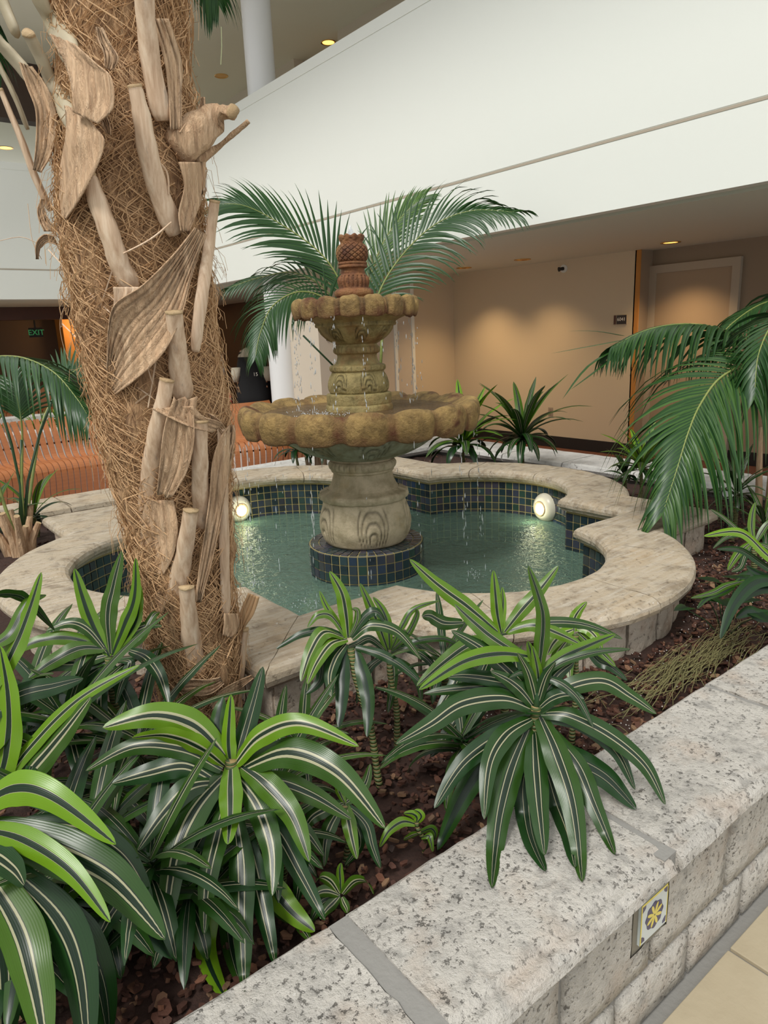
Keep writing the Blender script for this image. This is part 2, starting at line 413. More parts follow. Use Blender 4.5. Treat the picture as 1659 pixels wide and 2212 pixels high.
# ------------------------------------------------------------------ the building
XP, YP = 4.95, 13.77            # planes of the two white parapets
XW = 7.82                       # corridor wall
struct('floor', Geo().box(-8, 10, -6, 24, -0.2, -0.012), M_MORTAR)
fl = struct('floor', Geo().box(5.4, 9.5, 1.0, 22, -0.02, -0.004), M_CARPET)
g = Geo().box(-7, 5.4, 6.2, 24, -0.02, -0.004); struct('floor', g, mat_simple('lobby_floor', srgb(190, 176, 168), 0.5))
# parapets
def parapet(name, x0, x1, y0, y1, face):
    g = Geo().box(x0, x1 - (0.15 if face == 'x' else 0), y0, y1, 2.45, 4.63); o = struct(name, g, M_WHITE)
    gg = Geo()
    if face == 'x':
        gg.box(x0 - 0.004, x0, y0, y1, 2.955, 4.50); gg.box(x0 - 0.006, x0, y0, y1, 4.52, 4.635); gg.box(x0 - 0.004, x0, y0, y1, 2.45, 2.925)
    else:
        gg.box(x0, x1, y0 - 0.004, y0, 2.955, 4.50); gg.box(x0, x1, y0 - 0.006, y0, 4.52, 4.635); gg.box(x0, x1, y0 - 0.004, y0, 2.45, 2.925)
    return o, gg
o1, g1 = parapet('wall_right', XP, XP + 0.25, -4, YP + 0.25, 'x')
g1.build('parapet_panel', M_WHITE, o1)
obj('groove', *(lambda g: (g.V, g.F))(Geo().box(XP - 0.006, XP, -4, YP, 2.93, 2.948)), M_TRIM, o1)
o2, g2 = parapet('wall_back', -4, XP + 0.25, YP, YP + 0.25, 'y')
g2.build('parapet_panel', M_WHITE, o2)
obj('groove', *(lambda g: (g.V, g.F))(Geo().box(-4, XP, YP - 0.006, YP, 2.93, 2.948)), M_TRIM, o2)
g = Geo().box(XP + 0.25, 9.0, -4, 24, 2.45, 2.93); g.box(-4, XP + 0.25, YP + 0.25, 24, 2.45, 2.93)
struct('ceiling', g, M_SOFFIT)
g = Geo().box(3.0, 9.0, -4, 24, 6.55, 6.9); g.box(-6, 3.0, YP - 1.2, 24, 6.55, 6.9)  # upper ceiling; overhang past the parapet added to shade the parapet top
struct('ceiling', g, M_CEILUP)
struct('trim_1', Geo().box(-4, 4.9, YP + 1.1, YP + 1.4, 5.6, 6.55), M_LOBBY)
# corridor wall with the door alcove
g = Geo().box(XW, XW + 0.18, 5.0, 8.3, 0, 2.45)
g.box(XW + 0.28, XW + 0.4, -3, 5.1, 0, 2.45)                       # alcove back
g.box(XW, XW + 0.3, 5.0, 5.05, 0, 2.45)
wr = struct('wall_corridor', g, M_WALL)
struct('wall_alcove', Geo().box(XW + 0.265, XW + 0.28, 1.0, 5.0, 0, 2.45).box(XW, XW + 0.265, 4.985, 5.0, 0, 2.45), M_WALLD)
struct('wall_lit_edge', Geo().box(XW - 0.006, XW + 0.01, 4.975, 5.03, 0, 2.45), M_OCHRE)  # added strip, orange light on the alcove edge put into its colour
struct('wall_recess', Geo().box(6.99, XW, 8.15, 8.3, 0, 2.45), M_WALL)
struct('wall_block', Geo().box(5.32, 6.99, 8.15, 8.3, 0, 2.45).box(5.32, 5.4, 8.3, 9.4, 0, 2.45), M_WALLG)
struct('trim_3', Geo().box(6.62, 6.67, 8.13, 8.15, 0, 2.4).box(6.95, 7.0, 8.13, 8.15, 0, 2.4), M_WHITE)
struct('wall_lobby_right', Geo().box(XW, XW + 0.2, 8.3, 24, 0, 2.45), M_LOBBY)
struct('wall_lobby_back', Geo().box(-4, 9, 18.2, 18.4, 0, 2.45), M_LOBBY)
struct('wall_lobby_side', Geo().box(4.55, 6.6, 17.6, 18.2, 0, 2.45), M_OCHRE)  # orange light falling on this wall is put into its base colour
struct('trim_4', Geo().box(-4, 6.6, 16.2, 16.5, 2.2, 2.45), M_BROWNW)
struct('wall_panel', Geo().box(5.75, 6.35, 9.5, 9.6, 0, 2.45), M_BROWNW)
struct('trim_5', Geo().box(5.62, 5.75, 9.46, 9.6, 0, 2.45), M_OCHRE)
struct('baseboard_corridor', Geo().box(XW - 0.015, XW, 5.0, 8.15, 0, 0.15).box(XW + 0.25, XW + 0.265, 1.0, 3.9, 0, 0.15).box(7.0, XW, 8.135, 8.15, 0, 0.15).box(XW - 0.015, XW + 0.26, 4.97, 4.985, 0, 0.15), M_BASEB)
# upper corridor wall: lit bays between dark alcoves
g = Geo()
for y0, y1 in ((5.0, 10.84), (12.24, 24)): g.box(XW, XW + 0.2, y0, y1, 2.93, 6.55)
struct('wall_upper', g, M_WALLG)
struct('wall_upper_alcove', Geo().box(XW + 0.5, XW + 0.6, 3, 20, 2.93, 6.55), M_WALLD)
# door to the right in the alcove
dx = XW + 0.262
d1 = struct('door_1', Geo().box(dx - 0.035, dx, 3.99, 4.90, 0, 2.18), M_DOOR)
g = Geo().box(dx - 0.05, dx, 3.90, 3.99, 0, 2.27).box(dx - 0.05, dx, 4.90, 4.985, 0, 2.27).box(dx - 0.05, dx, 3.99, 4.90, 2.18, 2.27)
g.build('door_frame', M_TRIM, d1)
g = Geo(); g.tube([(dx - 0.035, 4.08, 1.0), (dx - 0.09, 4.08, 1.0), (dx - 0.09, 4.2, 1.0)], 0.011, 8); g.build('door_handle', M_GOLD, d1)
# room number sign
s = thing('room_sign', 'small framed room number sign reading 6041 on tan wall left of door alcove', 'sign', (XW, 5.2, 1.6))
bevel(Geo().box(XW - 0.012, XW, 5.12, 5.31, 1.605, 1.725).build('frame', M_PLATEF, s), 0.003)
Geo().box(XW - 0.015, XW - 0.012, 5.127, 5.262, 1.612, 1.718).build('number_panel', M_PLATEB, s)
Geo().box(XW - 0.015, XW - 0.012, 5.27, 5.303, 1.612, 1.718).build('insert_strip', M_BROWNW, s)
def text(body, size, mat, name, parent, M, ext=0.002):
    cu = D2.curves.new('tmp', 'FONT'); cu.body = body; cu.size = size; cu.extrude = ext; cu.align_x = 'CENTER'; cu.align_y = 'CENTER'
    to = D2.objects.new('tmp', cu); COL.objects.link(to)
    dg = bpy.context.evaluated_depsgraph_get(); me = D2.meshes.new_from_object(to.evaluated_get(dg))
    D2.objects.remove(to); me.materials.clear(); me.materials.append(mat)
    return inst(me, name, M, parent)
def basisM(right, up, loc):
    r_ = nrm(right); u = nrm(up); n_ = np.cross(r_, u)
    return Matrix([[r_[0], u[0], n_[0], loc[0]], [r_[1], u[1], n_[1], loc[1]], [r_[2], u[2], n_[2], loc[2]], [0, 0, 0, 1]])
text('6041', 0.058, M_LET, 'numerals', s, basisM((0, -1, 0), (0, 0, 1), (XW - 0.017, 5.195, 1.668)))
# wall camera / fitting, outlet
s = thing('wall_sprinkler', 'small round white wall fitting with dark nozzle high on tan wall', 'sprinkler', (XW, 6.08, 2.34))
V, F = tube([(XW, 6.08, 2.34), (XW - 0.02, 6.08, 2.34)], 0.05, 24); obj('escutcheon', V, F, M_WHITE, s)
V, F = tube([(XW - 0.02, 6.08, 2.34), (XW - 0.06, 6.09, 2.335), (XW - 0.085, 6.1, 2.33)], [0.022, 0.02, 0.03], 12); obj('nozzle', V, F, M_DARK, s)
s = thing('wall_outlet', 'beige wall outlet low on tan wall above the rear plants', 'outlet', (XW, 6.26, 0.48))
bevel(Geo().box(XW - 0.008, XW, 6.22, 6.30, 0.42, 0.54).build('plate', M_OUTLET, s), 0.003)
for z in (0.455, 0.505): Geo().box(XW - 0.011, XW - 0.008, 6.243, 6.277, z - 0.018, z + 0.018).build('socket', M_WALLD, s)
s = thing('wall_plate', 'small dark square plate on greige wall behind upper fountain bowl', 'sign', (5.5, 8.15, 1.5))
bevel(Geo().box(5.44, 5.52, 8.138, 8.15, 1.56, 1.66).build('plate', M_DARK, s), 0.003)
Geo().box(5.455, 5.505, 8.134, 8.138, 1.58, 1.64).build('inset', M_PLATEB, s)
# exit sign
s = thing('exit_sign', 'small dim green EXIT sign hanging in dark lobby at far left', 'sign', (3.87, 17.0, 2.0))
Geo().box(3.70, 3.97, 16.98, 17.03, 1.86, 2.06).build('housing', M_EXITP, s)
Geo().box(3.82, 3.85, 17.0, 17.02, 2.06, 2.45).build('hanger', M_EXITP, s)
text('EXIT', 0.16, M_EXITL, 'letters', s, basisM((1, 0, 0), (0, 0, 1), (3.835, 16.976, 1.955)))
# column
V, F, G = lathe([(0.19, 0), (0.19, 6.55)], 5.27, 9.07, 40); co = obj('column', V, F, M_COLUMN, smooth=True)
tag(co, 'tall round glossy white column rising behind the parapet and the fountain', 'column')
# downlights
def downlight(x, y, z, label, e, lit=True, size=0.085):
    s = thing('downlight', label, 'ceiling light', (x, y, z), 'recessed downlights')
    V, F, G = lathe([(size + 0.02, z - 0.001), (size + 0.022, z - 0.008), (size, z - 0.009), (size - 0.006, z + 0.0)], x, y, 28); obj('trim_ring', V, F, M_GOLD, s, smooth=True)
    V, F, G = lathe([(size - 0.006, z - 0.003), (0.001, z - 0.0045)], x, y, 24); obj('lens', V, F, M_GLOW if lit else M_GOLD, s)
    if e:
        l = D2.lights.new('downlight_lamp', 'SPOT'); l.energy = e; l.color = (1.0, 0.68, 0.36); l.spot_size = math.radians(110); l.spot_blend = 0.9; l.shadow_soft_size = 0.06
        lo = D2.objects.new('downlight_lamp', l); COL.objects.link(lo); lo.parent = s; lo.location = (0, 0, -0.03)
    return s
downlight(7.50, 4.42, 2.45, 'glowing orange recessed downlight in the soffit before the alcove door', 90)
downlight(7.18, 6.23, 2.45, 'unlit looking gold recessed downlight second from the alcove', 60, False)
downlight(7.18, 7.27, 2.45, 'gold recessed downlight nearest the fountain top', 80, False)
downlight(7.09, 13.7, 6.55, 'gold recessed downlight in upper ceiling beside the column', 30, False, 0.11)
downlight(7.09, 15.3, 6.55, 'farther gold recessed downlight in upper ceiling by the palm trunk', 30, False, 0.11)
downlight(7.95, 11.3, 6.55, 'orange glowing downlight just above the parapet edge', 45, True, 0.11)
downlight(4.7, 21.0, 6.55, 'orange glowing downlight at far left above the back parapet', 0, True, 0.16)
l = D2.lights.new('lobby_lamp', 'POINT'); l.energy = 40; l.color = (1.0, 0.6, 0.25); l.shadow_soft_size = 0.2
lo = D2.objects.new('lobby_lamp', l); COL.objects.link(lo); lo.location = (5.0, 17.0, 2.1)
# wall at the opposite side of the atrium, bounces daylight
struct('wall_left', Geo().box(-7.2, -7.0, -6, 24, 0, 6.9), M_WHITE)

# ------------------------------------------------------------------ front floor tiles
fl0 = D2.objects['floor']
for ix, x0 in enumerate((0.4, 1.0, 1.6, 2.2, 2.8)):
    for y0 in (0.072, -0.528):
        x1 = x0 + 0.6; y1 = y0 + 0.6
        g = Geo().box(x0 + 0.006, x1 - 0.006, y0 + 0.006, y1 - 0.006, -0.012, 0.0)
        o = g.build('tile', M_FLOORT, fl0); bevel(o, 0.002)

# ------------------------------------------------------------------ planter with coping slabs and block face
PX0, PX1, PY0, PY1 = -0.9, 5.35, 0.66, 5.85
pl = thing('stone_planter', 'long pale coral stone planter wall enclosing the fountain bed in foreground', 'planter', (2.2, 0.8, 0.0))
g = Geo().box(PX0, PX1, 0.705, 0.93, -0.01, 0.418)
g.box(4.93, 5.27, 0.93, PY1, -0.01, 0.40); g.box(PX0, 4.93, 5.45, PY1 - 0.05, -0.01, 0.40); g.box(PX0, PX0 + 0.3, 0.93, 5.45, -0.01, 0.40)
g.build('core', M_MORTAR, pl)
def slab(prof, x0, x1, name, mat, par, amp=0.0035, axis='x', nx=14, jag=0.004):
    V = []; F = []; n = len(prof)
    for i in range(nx + 1):
        x = x0 + (x1 - x0) * i / nx
        for (y, z) in prof:
            xx = x
            if i == 0: xx += jag * nz((y * 30, z * 30, x0), 1)
            if i == nx: xx -= jag * nz((y * 30, z * 30, x1), 1)
            V.append((xx, y, z) if axis == 'x' else (y, xx, z))
    for i in range(nx):
        for k in range(n):
            a = i * n + k; b = i * n + (k + 1) % n; F.append((a, b, b + n, a + n))
    F.append(tuple(range(n - 1, -1, -1))); F.append(tuple(nx * n + k for k in range(n)))
    V = roughen(V, amp, 26)
    return obj(name, V, F, mat, par)
def dens(pts, st=0.03):
    out = []
    for i in range(len(pts)):
        a = np.array(pts[i]); b = np.array(pts[(i + 1) % len(pts)]); k = max(1, int(np.linalg.norm(b - a) / st))
        for j in range(k): out.append(tuple(a + (b - a) * j / k))
    return out
front = dens([(1.0, 0.425), (1.0, 0.472), (0.99, 0.48), (0.72, 0.48), (0.70, 0.479), (0.685, 0.470), (0.668, 0.472), (0.652, 0.462), (0.645, 0.444), (0.652, 0.430), (0.668, 0.424), (0.672, 0.412), (0.70, 0.412), (0.72, 0.418)])
joints = [(-0.9, -0.06), (-0.04, 0.585), (0.632, 1.262), (1.285, 2.02), (2.045, 2.72), (2.745, 3.42), (3.445, 4.1), (4.125, 5.35)]
for a, b in joints: slab(front, a, b, 'coping_slab', M_PLANTER, pl)
for a, b in joints[1:]: Geo().box(a - 0.045, a + 0.002, 0.665, 0.995, 0.415, 0.4745).build('mortar_joint', M_MORTAR, pl)
side = dens([(4.87, 0.41), (4.85, 0.44), (4.86, 0.47), (4.88, 0.48), (5.33, 0.48), (5.35, 0.465), (5.33, 0.41)], 0.1)
for k in range(7):
    a = 1.0 + k * 0.69; slab(side, a + 0.006, a + 0.684, 'coping_slab', M_REAR, pl, axis='y', nx=8)
back = dens([(5.37, 0.41), (5.35, 0.44), (5.36, 0.47), (5.38, 0.48), (5.83, 0.48), (5.85, 0.465), (5.83, 0.41)], 0.1)
for k in range(8):
    a = PX0 + k * 0.72; slab(back, a + 0.006, a + 0.714, 'coping_slab', M_COPING if k < 4 else M_REAR, pl, nx=8)
# blocks on the outer face
def block(x0, x1, z0, z1, y=0.69, notch=None):
    w_, h_ = x1 - x0, z1 - z0; nx = max(2, int(w_ / 0.04)); nzv = max(2, int(h_ / 0.04)); V = []; F = []
    for j in range(nzv + 1):
        for i in range(nx + 1):
            x = x0 + w_ * i / nx; z = z0 + h_ * j / nzv
            ed = min(i, nx - i, j, nzv - j) == 0
            jx = 0.005 * nz((x * 20, z * 20, 1), 1) if ed else 0
            V.append((x + jx, y + (0.006 if ed else -0.001 + 0.004 * nz((x * 12, z * 12, 3), 1)), z + jx))
    for j in range(nzv):
        for i in range(nx):
            a = j * (nx + 1) + i
            if notch:
                xm = x0 + w_ * (i + .5) / nx; zm = z0 + h_ * (j + .5) / nzv
                if notch[0] < xm < notch[1] and notch[2] < zm < notch[3]: continue
            F.append((a, a + 1, a + nx + 2, a + nx + 1))
    m0 = len(V)       # skirt to the wall
    ring = [i for i in range(nx + 1)] + [j * (nx + 1) + nx for j in range(1, nzv + 1)] + [nzv * (nx + 1) + i for i in range(nx - 1, -1, -1)] + [j * (nx + 1) for j in range(nzv - 1, 0, -1)]
    for r_ in ring: V.append((V[r_][0], y + 0.02, V[r_][2]))
    for k in range(len(ring)): F.append((ring[k], m0 + k, m0 + (k + 1) % len(ring), ring[(k + 1) % len(ring)]))
    return obj('block', V, F, M_PLANTER, pl, smooth=True)
xs = [-0.9, -0.4, 0.08, 0.5, 0.72, 0.935, 1.262, 1.61, 1.97, 2.35, 2.75, 3.15, 3.6]
for i in range(len(xs) - 1):
    n_ = (1.18, 1.32, 0.245, 0.385)
    block(xs[i] + 0.009, xs[i + 1] - 0.009, 0.163, 0.412, notch=n_ if xs[i] in (0.935, 1.262) else None)
xs2 = [-0.7, -0.3, 0.12, 0.5, 0.86, 1.13, 1.44, 1.72, 2.06, 2.4, 2.8, 3.2]
for i in range(len(xs2) - 1): block(xs2[i] + 0.008, xs2[i + 1] - 0.008, 0.004, 0.145)
# square drain opening in the wall near the bottom of the picture
s = thing('glazed_tile', 'yellow, blue and white glazed flower tile set in the front planter wall', 'tile', (1.25, 0.683, 0.26))
ty = 0.6885
Geo().box(1.176, 1.324, 0.6925, 0.702, 0.241, 0.389).build('mortar_bed', M_BEDM, s)
Geo().box(1.195, 1.302, ty - 0.003, 0.694, 0.262, 0.369).build('tile_body', M_TW, s)
yb = ty - 0.0035
def flat(pts, y, mat, name, par):
    V = [(p[0], y, p[1]) for p in pts] + [(p[0], y + 0.001, p[1]) for p in pts]; n = len(pts)
    F = [tuple(range(n))] + [(i, i + n, (i + 1) % n + n, (i + 1) % n) for i in range(n)]
    return obj(name, V, F, mat, par)
cxz = (1.2485, 0.3155)
flat([(1.195, 0.262), (1.199, 0.266), (1.199, 0.365), (1.195, 0.369)], yb, M_TY, 'border', s)
flat([(1.195, 0.369), (1.199, 0.363), (1.302, 0.363), (1.302, 0.369)], yb, M_TY, 'border', s)
flat([(1.300, 0.262), (1.302, 0.262), (1.302, 0.369), (1.300, 0.367)], yb, M_TY, 'border', s)
for sx in (-1, 1):
    for sz in (-1, 1):
        c0 = (cxz[0] + sx * 0.0495, cxz[1] + sz * 0.0475)
        flat([c0, (c0[0] - sx * 0.013, c0[1]), (c0[0] - sx * 0.012, c0[1] - sz * 0.008), (c0[0] - sx * 0.006, c0[1] - sz * 0.013), (c0[0], c0[1] - sz * 0.015)], yb - 0.0002, M_TB, 'corner_motif', s)
flat([(cxz[0] + 0.034 * (1 + 0.06 * math.cos(8 * a)) * math.cos(a), cxz[1] + 0.034 * (1 + 0.06 * math.cos(8 * a)) * math.sin(a)) for a in [2 * PI * k / 48 for k in range(48)]], yb - 0.0004, M_TB, 'medallion', s)
for k in range(8):
    a = 2 * PI * (k + 0.5) / 8; pts = []
    for t in range(13):
        q = 2 * PI * t / 12; u = 0.0165 + 0.0145 * math.cos(q); v_ = 0.0052 * math.sin(q) * (0.6 + 0.4 * u / 0.03)
        pts.append((cxz[0] + u * math.cos(a) - v_ * math.sin(a), cxz[1] + u * math.sin(a) + v_ * math.cos(a)))
    flat(pts[:-1], yb - 0.0008, M_TY, 'petal', s)
Geo().box(0.775, 0.835, 0.683, 0.70, 0.20, 0.30).build('drain_opening', M_DMORTAR, pl)

# ------------------------------------------------------------------ mulch bed
GZ = 0.375
CX, CY = 2.32, 3.23
def hole(x, y):
    if max(abs(x - CX), abs(y - CY)) < 1.22: return True
    return any(math.hypot(x - CX - 0.92 * d[0], y - CY - 0.92 * d[1]) < 0.79 for d in ((0, -1), (1, 0), (0, 1), (-1, 0)))
V = []; F = []; nx, ny = 90, 76
for j in range(ny + 1):
    for i in range(nx + 1):
        x = -0.6 + 5.5 * i / nx; y = 0.98 + 4.5 * j / ny
        V.append((x, y, GZ + 0.022 * nz((x * 6, y * 6, 0), 1) + 0.012 * nz((x * 22, y * 22, 4), 1)))
for j in range(ny):
    for i in range(nx):
        a = j * (nx + 1) + i
        if hole(*V[a][:2]) or not PY0 < V[a][1] < 5.44: continue
        F.append((a, a + 1, a + nx + 2, a + nx + 1))
bed = obj('mulch_soil', V, F, M_SOIL, smooth=True, kind='stuff'); tag(bed, 'dark mulch soil filling the planter around the pool', 'soil')
CX, CY = 2.32, 3.23
def outside_pool(x, y, m_=0.0):
    dx_, dy_ = abs(x - CX), abs(y - CY)
    if max(dx_, dy_) < 1.36 + m_: return False
    for d in ((0, -1), (1, 0), (0, 1), (-1, 0)):
        if math.hypot(x - CX - 0.92 * d[0], y - CY - 0.92 * d[1]) < 0.94 + m_: return False
    return True
G = Geo(); GP = Geo()
def chip(g, x, y, z, L, W_, T):
    a = rnd.uniform(0, PI); ti = rnd.uniform(-0.5, 0.5); tj = rnd.uniform(-0.4, 0.4)
    u = np.array([math.cos(a), math.sin(a), ti]); v_ = np.array([-math.sin(a), math.cos(a), tj]); n_ = nrm(np.cross(u, v_))
    c = np.array([x, y, z]); sh = [(-1, -0.5), (-0.55, -1), (0.6, -0.85), (1, -0.1), (0.7, 0.9), (-0.5, 1)]
    sh = [(p * rnd.uniform(.75, 1.1), q * rnd.uniform(.7, 1.1)) for p, q in sh]
    V = [c + u * p * L / 2 + v_ * q * W_ / 2 + n_ * (T / 2 + 0.15 * T * q) for p, q in sh] + [c + u * p * L / 2 * .95 + v_ * q * W_ / 2 * .95 - n_ * T / 2 for p, q in sh]
    g.add(V, [(0, 1, 2, 3, 4, 5), (11, 10, 9, 8, 7, 6)] + [(i, i + 6, (i + 1) % 6 + 6, (i + 1) % 6) for i in range(6)])
cnt = 0
while cnt < 9000:
    x = rnd.uniform(-0.3, 4.8); y = rnd.uniform(1.0, 2.6 if rnd.random() < 0.85 else 5.3)
    if not outside_pool(x, y, 0.02): continue
    near = y < 1.9 and x < 3.4
    if not near and rnd.random() < 0.55: continue
    L = rnd.uniform(0.008, 0.036) * (1.5 if rnd.random() < .08 else 1); chip(G, x, y, GZ + rnd.uniform(0.004, 0.03), L, L * rnd.uniform(.35, .8), rnd.uniform(.003, .009)); cnt += 1
tag(G.build('bark_chips', M_CHIP, kind='stuff'), 'reddish brown bark chips scattered over the planter bed', 'mulch')
for k in range(900):
    x = rnd.uniform(1.2, 3.8); y = rnd.uniform(1.02, 1.8)
    if not outside_pool(x, y, 0.02): continue
    s_ = rnd.uniform(0.0012, 0.0032); z = GZ + rnd.uniform(0.014, 0.034)
    GP.add([(x + s_, y, z), (x, y + s_, z), (x - s_, y, z), (x, y - s_, z), (x, y, z + s_), (x, y, z - s_)], [(0, 1, 4), (1, 2, 4), (2, 3, 4), (3, 0, 4), (1, 0, 5), (2, 1, 5), (3, 2, 5), (0, 3, 5)])
tag(GP.build('perlite_grains', M_PERL, kind='stuff'), 'tiny white perlite grains dotted over the bark mulch', 'perlite')
G = Geo()
for k in range(170):
    a = rnd.gauss(0.12, 0.22); L = rnd.uniform(0.15, 0.42); x = rnd.gauss(2.25, 0.22); y = rnd.gauss(1.16, 0.045)
    p = []
    for t in range(6):
        s_ = t / 5 - 0.5; p.append((x + L * s_ * math.cos(a), min(max(y + L * s_ * math.sin(a) + 0.05 * s_ * s_ * rnd.uniform(-1, 1), 1.02), 1.34), GZ + 0.035 + 0.03 * rnd.random() + 0.04 * (0.25 - s_ * s_)))
    G.tube(p, rnd.uniform(0.0007, 0.0016), 3, False)
for k in range(60):
    x = rnd.uniform(1.4, 3.2); y = rnd.uniform(1.05, 1.6)
    if not outside_pool(x, y, 0.08): continue
    a = rnd.uniform(0, 6.3); L = rnd.uniform(.06, .2); c = rnd.uniform(-2, 2)
    p = [(x + L * t * math.cos(a + c * t), y + L * t * math.sin(a + c * t), GZ + 0.03 + 0.02 * math.sin(PI * t)) for t in (0, .25, .5, .75, 1)]
    if all(outside_pool(q[0], q[1], 0.01) and q[1] > 1.02 for q in p): G.tube(p, 0.0011, 3, False)
tag(G.build('dry_grass', M_NEEDLE, kind='stuff'), 'tangle of dry olive grass strands on the mulch beside the planter wall', 'dry grass')

# ------------------------------------------------------------------ the quatrefoil pool
def loop(a, off, r, ra=26, rs=5, rleft=None, offleft=None):
    P = []; tagl = []
    for si, d in enumerate(((0, -1), (1, 0), (0, 1), (-1, 0))):
        rr, oo = (r, off)
        if si == 3 and rleft: rr, oo = rleft, offleft
        p = (-d[1], d[0]); h = math.sqrt(rr * rr - (a - oo) ** 2); al = math.asin((a - oo) / rr)
        def q(u, v): return (CX + d[0] * v + p[0] * u, CY + d[1] * v + p[1] * u)
        for k in range(rs): P.append(q(-a + (a - h) * k / rs, a)); tagl.append((si, 's', k))
        for k in range(ra + 1):
            t = PI - al - (PI - 2 * al) * k / ra; P.append(q(rr * math.cos(t), oo + rr * math.sin(t))); tagl.append((si, 'a', k))
        for k in range(1, rs): P.append(q(h + (a - h) * k / rs, a)); tagl.append((si, 'e', k))
    return np.array(P), tagl
INN, TG = loop(1.07, 0.93, 0.615, rleft=0.64, offleft=0.965)
OUT, _ = loop(1.40, 0.92, 0.975)
NP = len(INN)
pool = thing('fountain_pool', 'quatrefoil stone rimmed fountain pool lined with iridescent dark mosaic', 'pool', (CX, CY, 0))
ZT = 0.60
def cop_section(i, cut0=False):
    I = INN[i]; O = OUT[i]; n_ = nrm(O - I); L = np.linalg.norm(O - I)
    prof = [(0.035, 0.515), (0.012, 0.522), (0.006, 0.532), (-0.010, 0.545), (-0.014, 0.562), (-0.008, 0.580), (0.006, 0.592), (0.026, 0.598), (0.05, ZT)]
    mid = [(0.05 + (L - 0.1) * k / 6, ZT) for k in range(1, 6)]
    outp = [(L - 0.05, ZT), (L - 0.026, 0.598), (L - 0.006, 0.592), (L + 0.008, 0.580), (L + 0.013, 0.562), (L + 0.008, 0.545), (L - 0.008, 0.535), (L - 0.018, 0.533), (L - 0.022, 0.524), (L - 0.045, 0.515)]
    return [(I[0] + n_[0] * s_, I[1] + n_[1] * s_, z) for s_, z in prof + mid + outp]
NPER = 5 + 27 + 4
cuts = []
for si in range(4):
    b0 = si * NPER
    cuts += [b0, b0 + 5 + 5, b0 + 5 + 13, b0 + 5 + 21]
for ci in range(len(cuts)):
    a_, b_ = cuts[ci], cuts[(ci + 1) % len(cuts)]
    if b_ <= a_: b_ += NP
    V = []; F = []; secs = [cop_section(i % NP) for i in range(a_, b_ + 1)]
    n = len(secs[0])
    for q, sct in enumerate(secs):
        for v in sct:
            v = np.array(v)
            if q in (0, len(secs) - 1):
                nb = np.array(secs[1 if q == 0 else -2][0]) - np.array(secs[0 if q == 0 else -1][0]); v = v + nrm([nb[0], nb[1], 0]) * 0.0028
            V.append(tuple(v))
    for i in range(len(secs) - 1):
        for k in range(n):
            x = i * n + k; y = i * n + (k + 1) % n; F.append((x, x + n, y + n, y))
    F.append(tuple(range(n))); F.append(tuple((len(secs) - 1) * n + k for k in range(n - 1, -1, -1)))
    obj('coping_stone', roughen(V, 0.004, 22), F, M_COPING, pool)
def offs(i, s_):
    I = INN[i % NP]; O = OUT[i % NP]; n_ = nrm(O - I); return I + n_ * s_
def offo(i, s_):
    I = INN[i % NP]; O = OUT[i % NP]; n_ = nrm(O - I); return O - n_ * s_
# the shell: mortar core with the inner lining face
V = []; F = []
for i in range(NP):
    a_, b_ = offs(i, 0.04), offo(i, 0.085)
    V += [(a_[0], a_[1], 0.03), (a_[0], a_[1], 0.516), (b_[0], b_[1], 0.516), (b_[0], b_[1], 0.3)]
for i in range(NP):
    a_ = 4 * i; b_ = 4 * ((i + 1) % NP)
    for k in range(3): F.append((a_ + k, a_ + k + 1, b_ + k + 1, b_ + k))
midx = [0 if k % 3 == 0 else 1 for k in range(len(F))]
obj('basin_wall', V, F, None, pool, mats=[M_GROUT, M_DMORTAR], midx=midx)
fl_ = [(offs(i, 0.04)[0], offs(i, 0.04)[1], 0.05) for i in range(NP)]
obj('basin_floor', fl_, [tuple(range(NP))], M_GROUT, pool)
wv = [(offs(i, 0.04)[0], offs(i, 0.04)[1], 0.272) for i in range(NP)]
obj('water', wv, [tuple(range(NP))], M_WATER, pool, label='rippled green water surface')
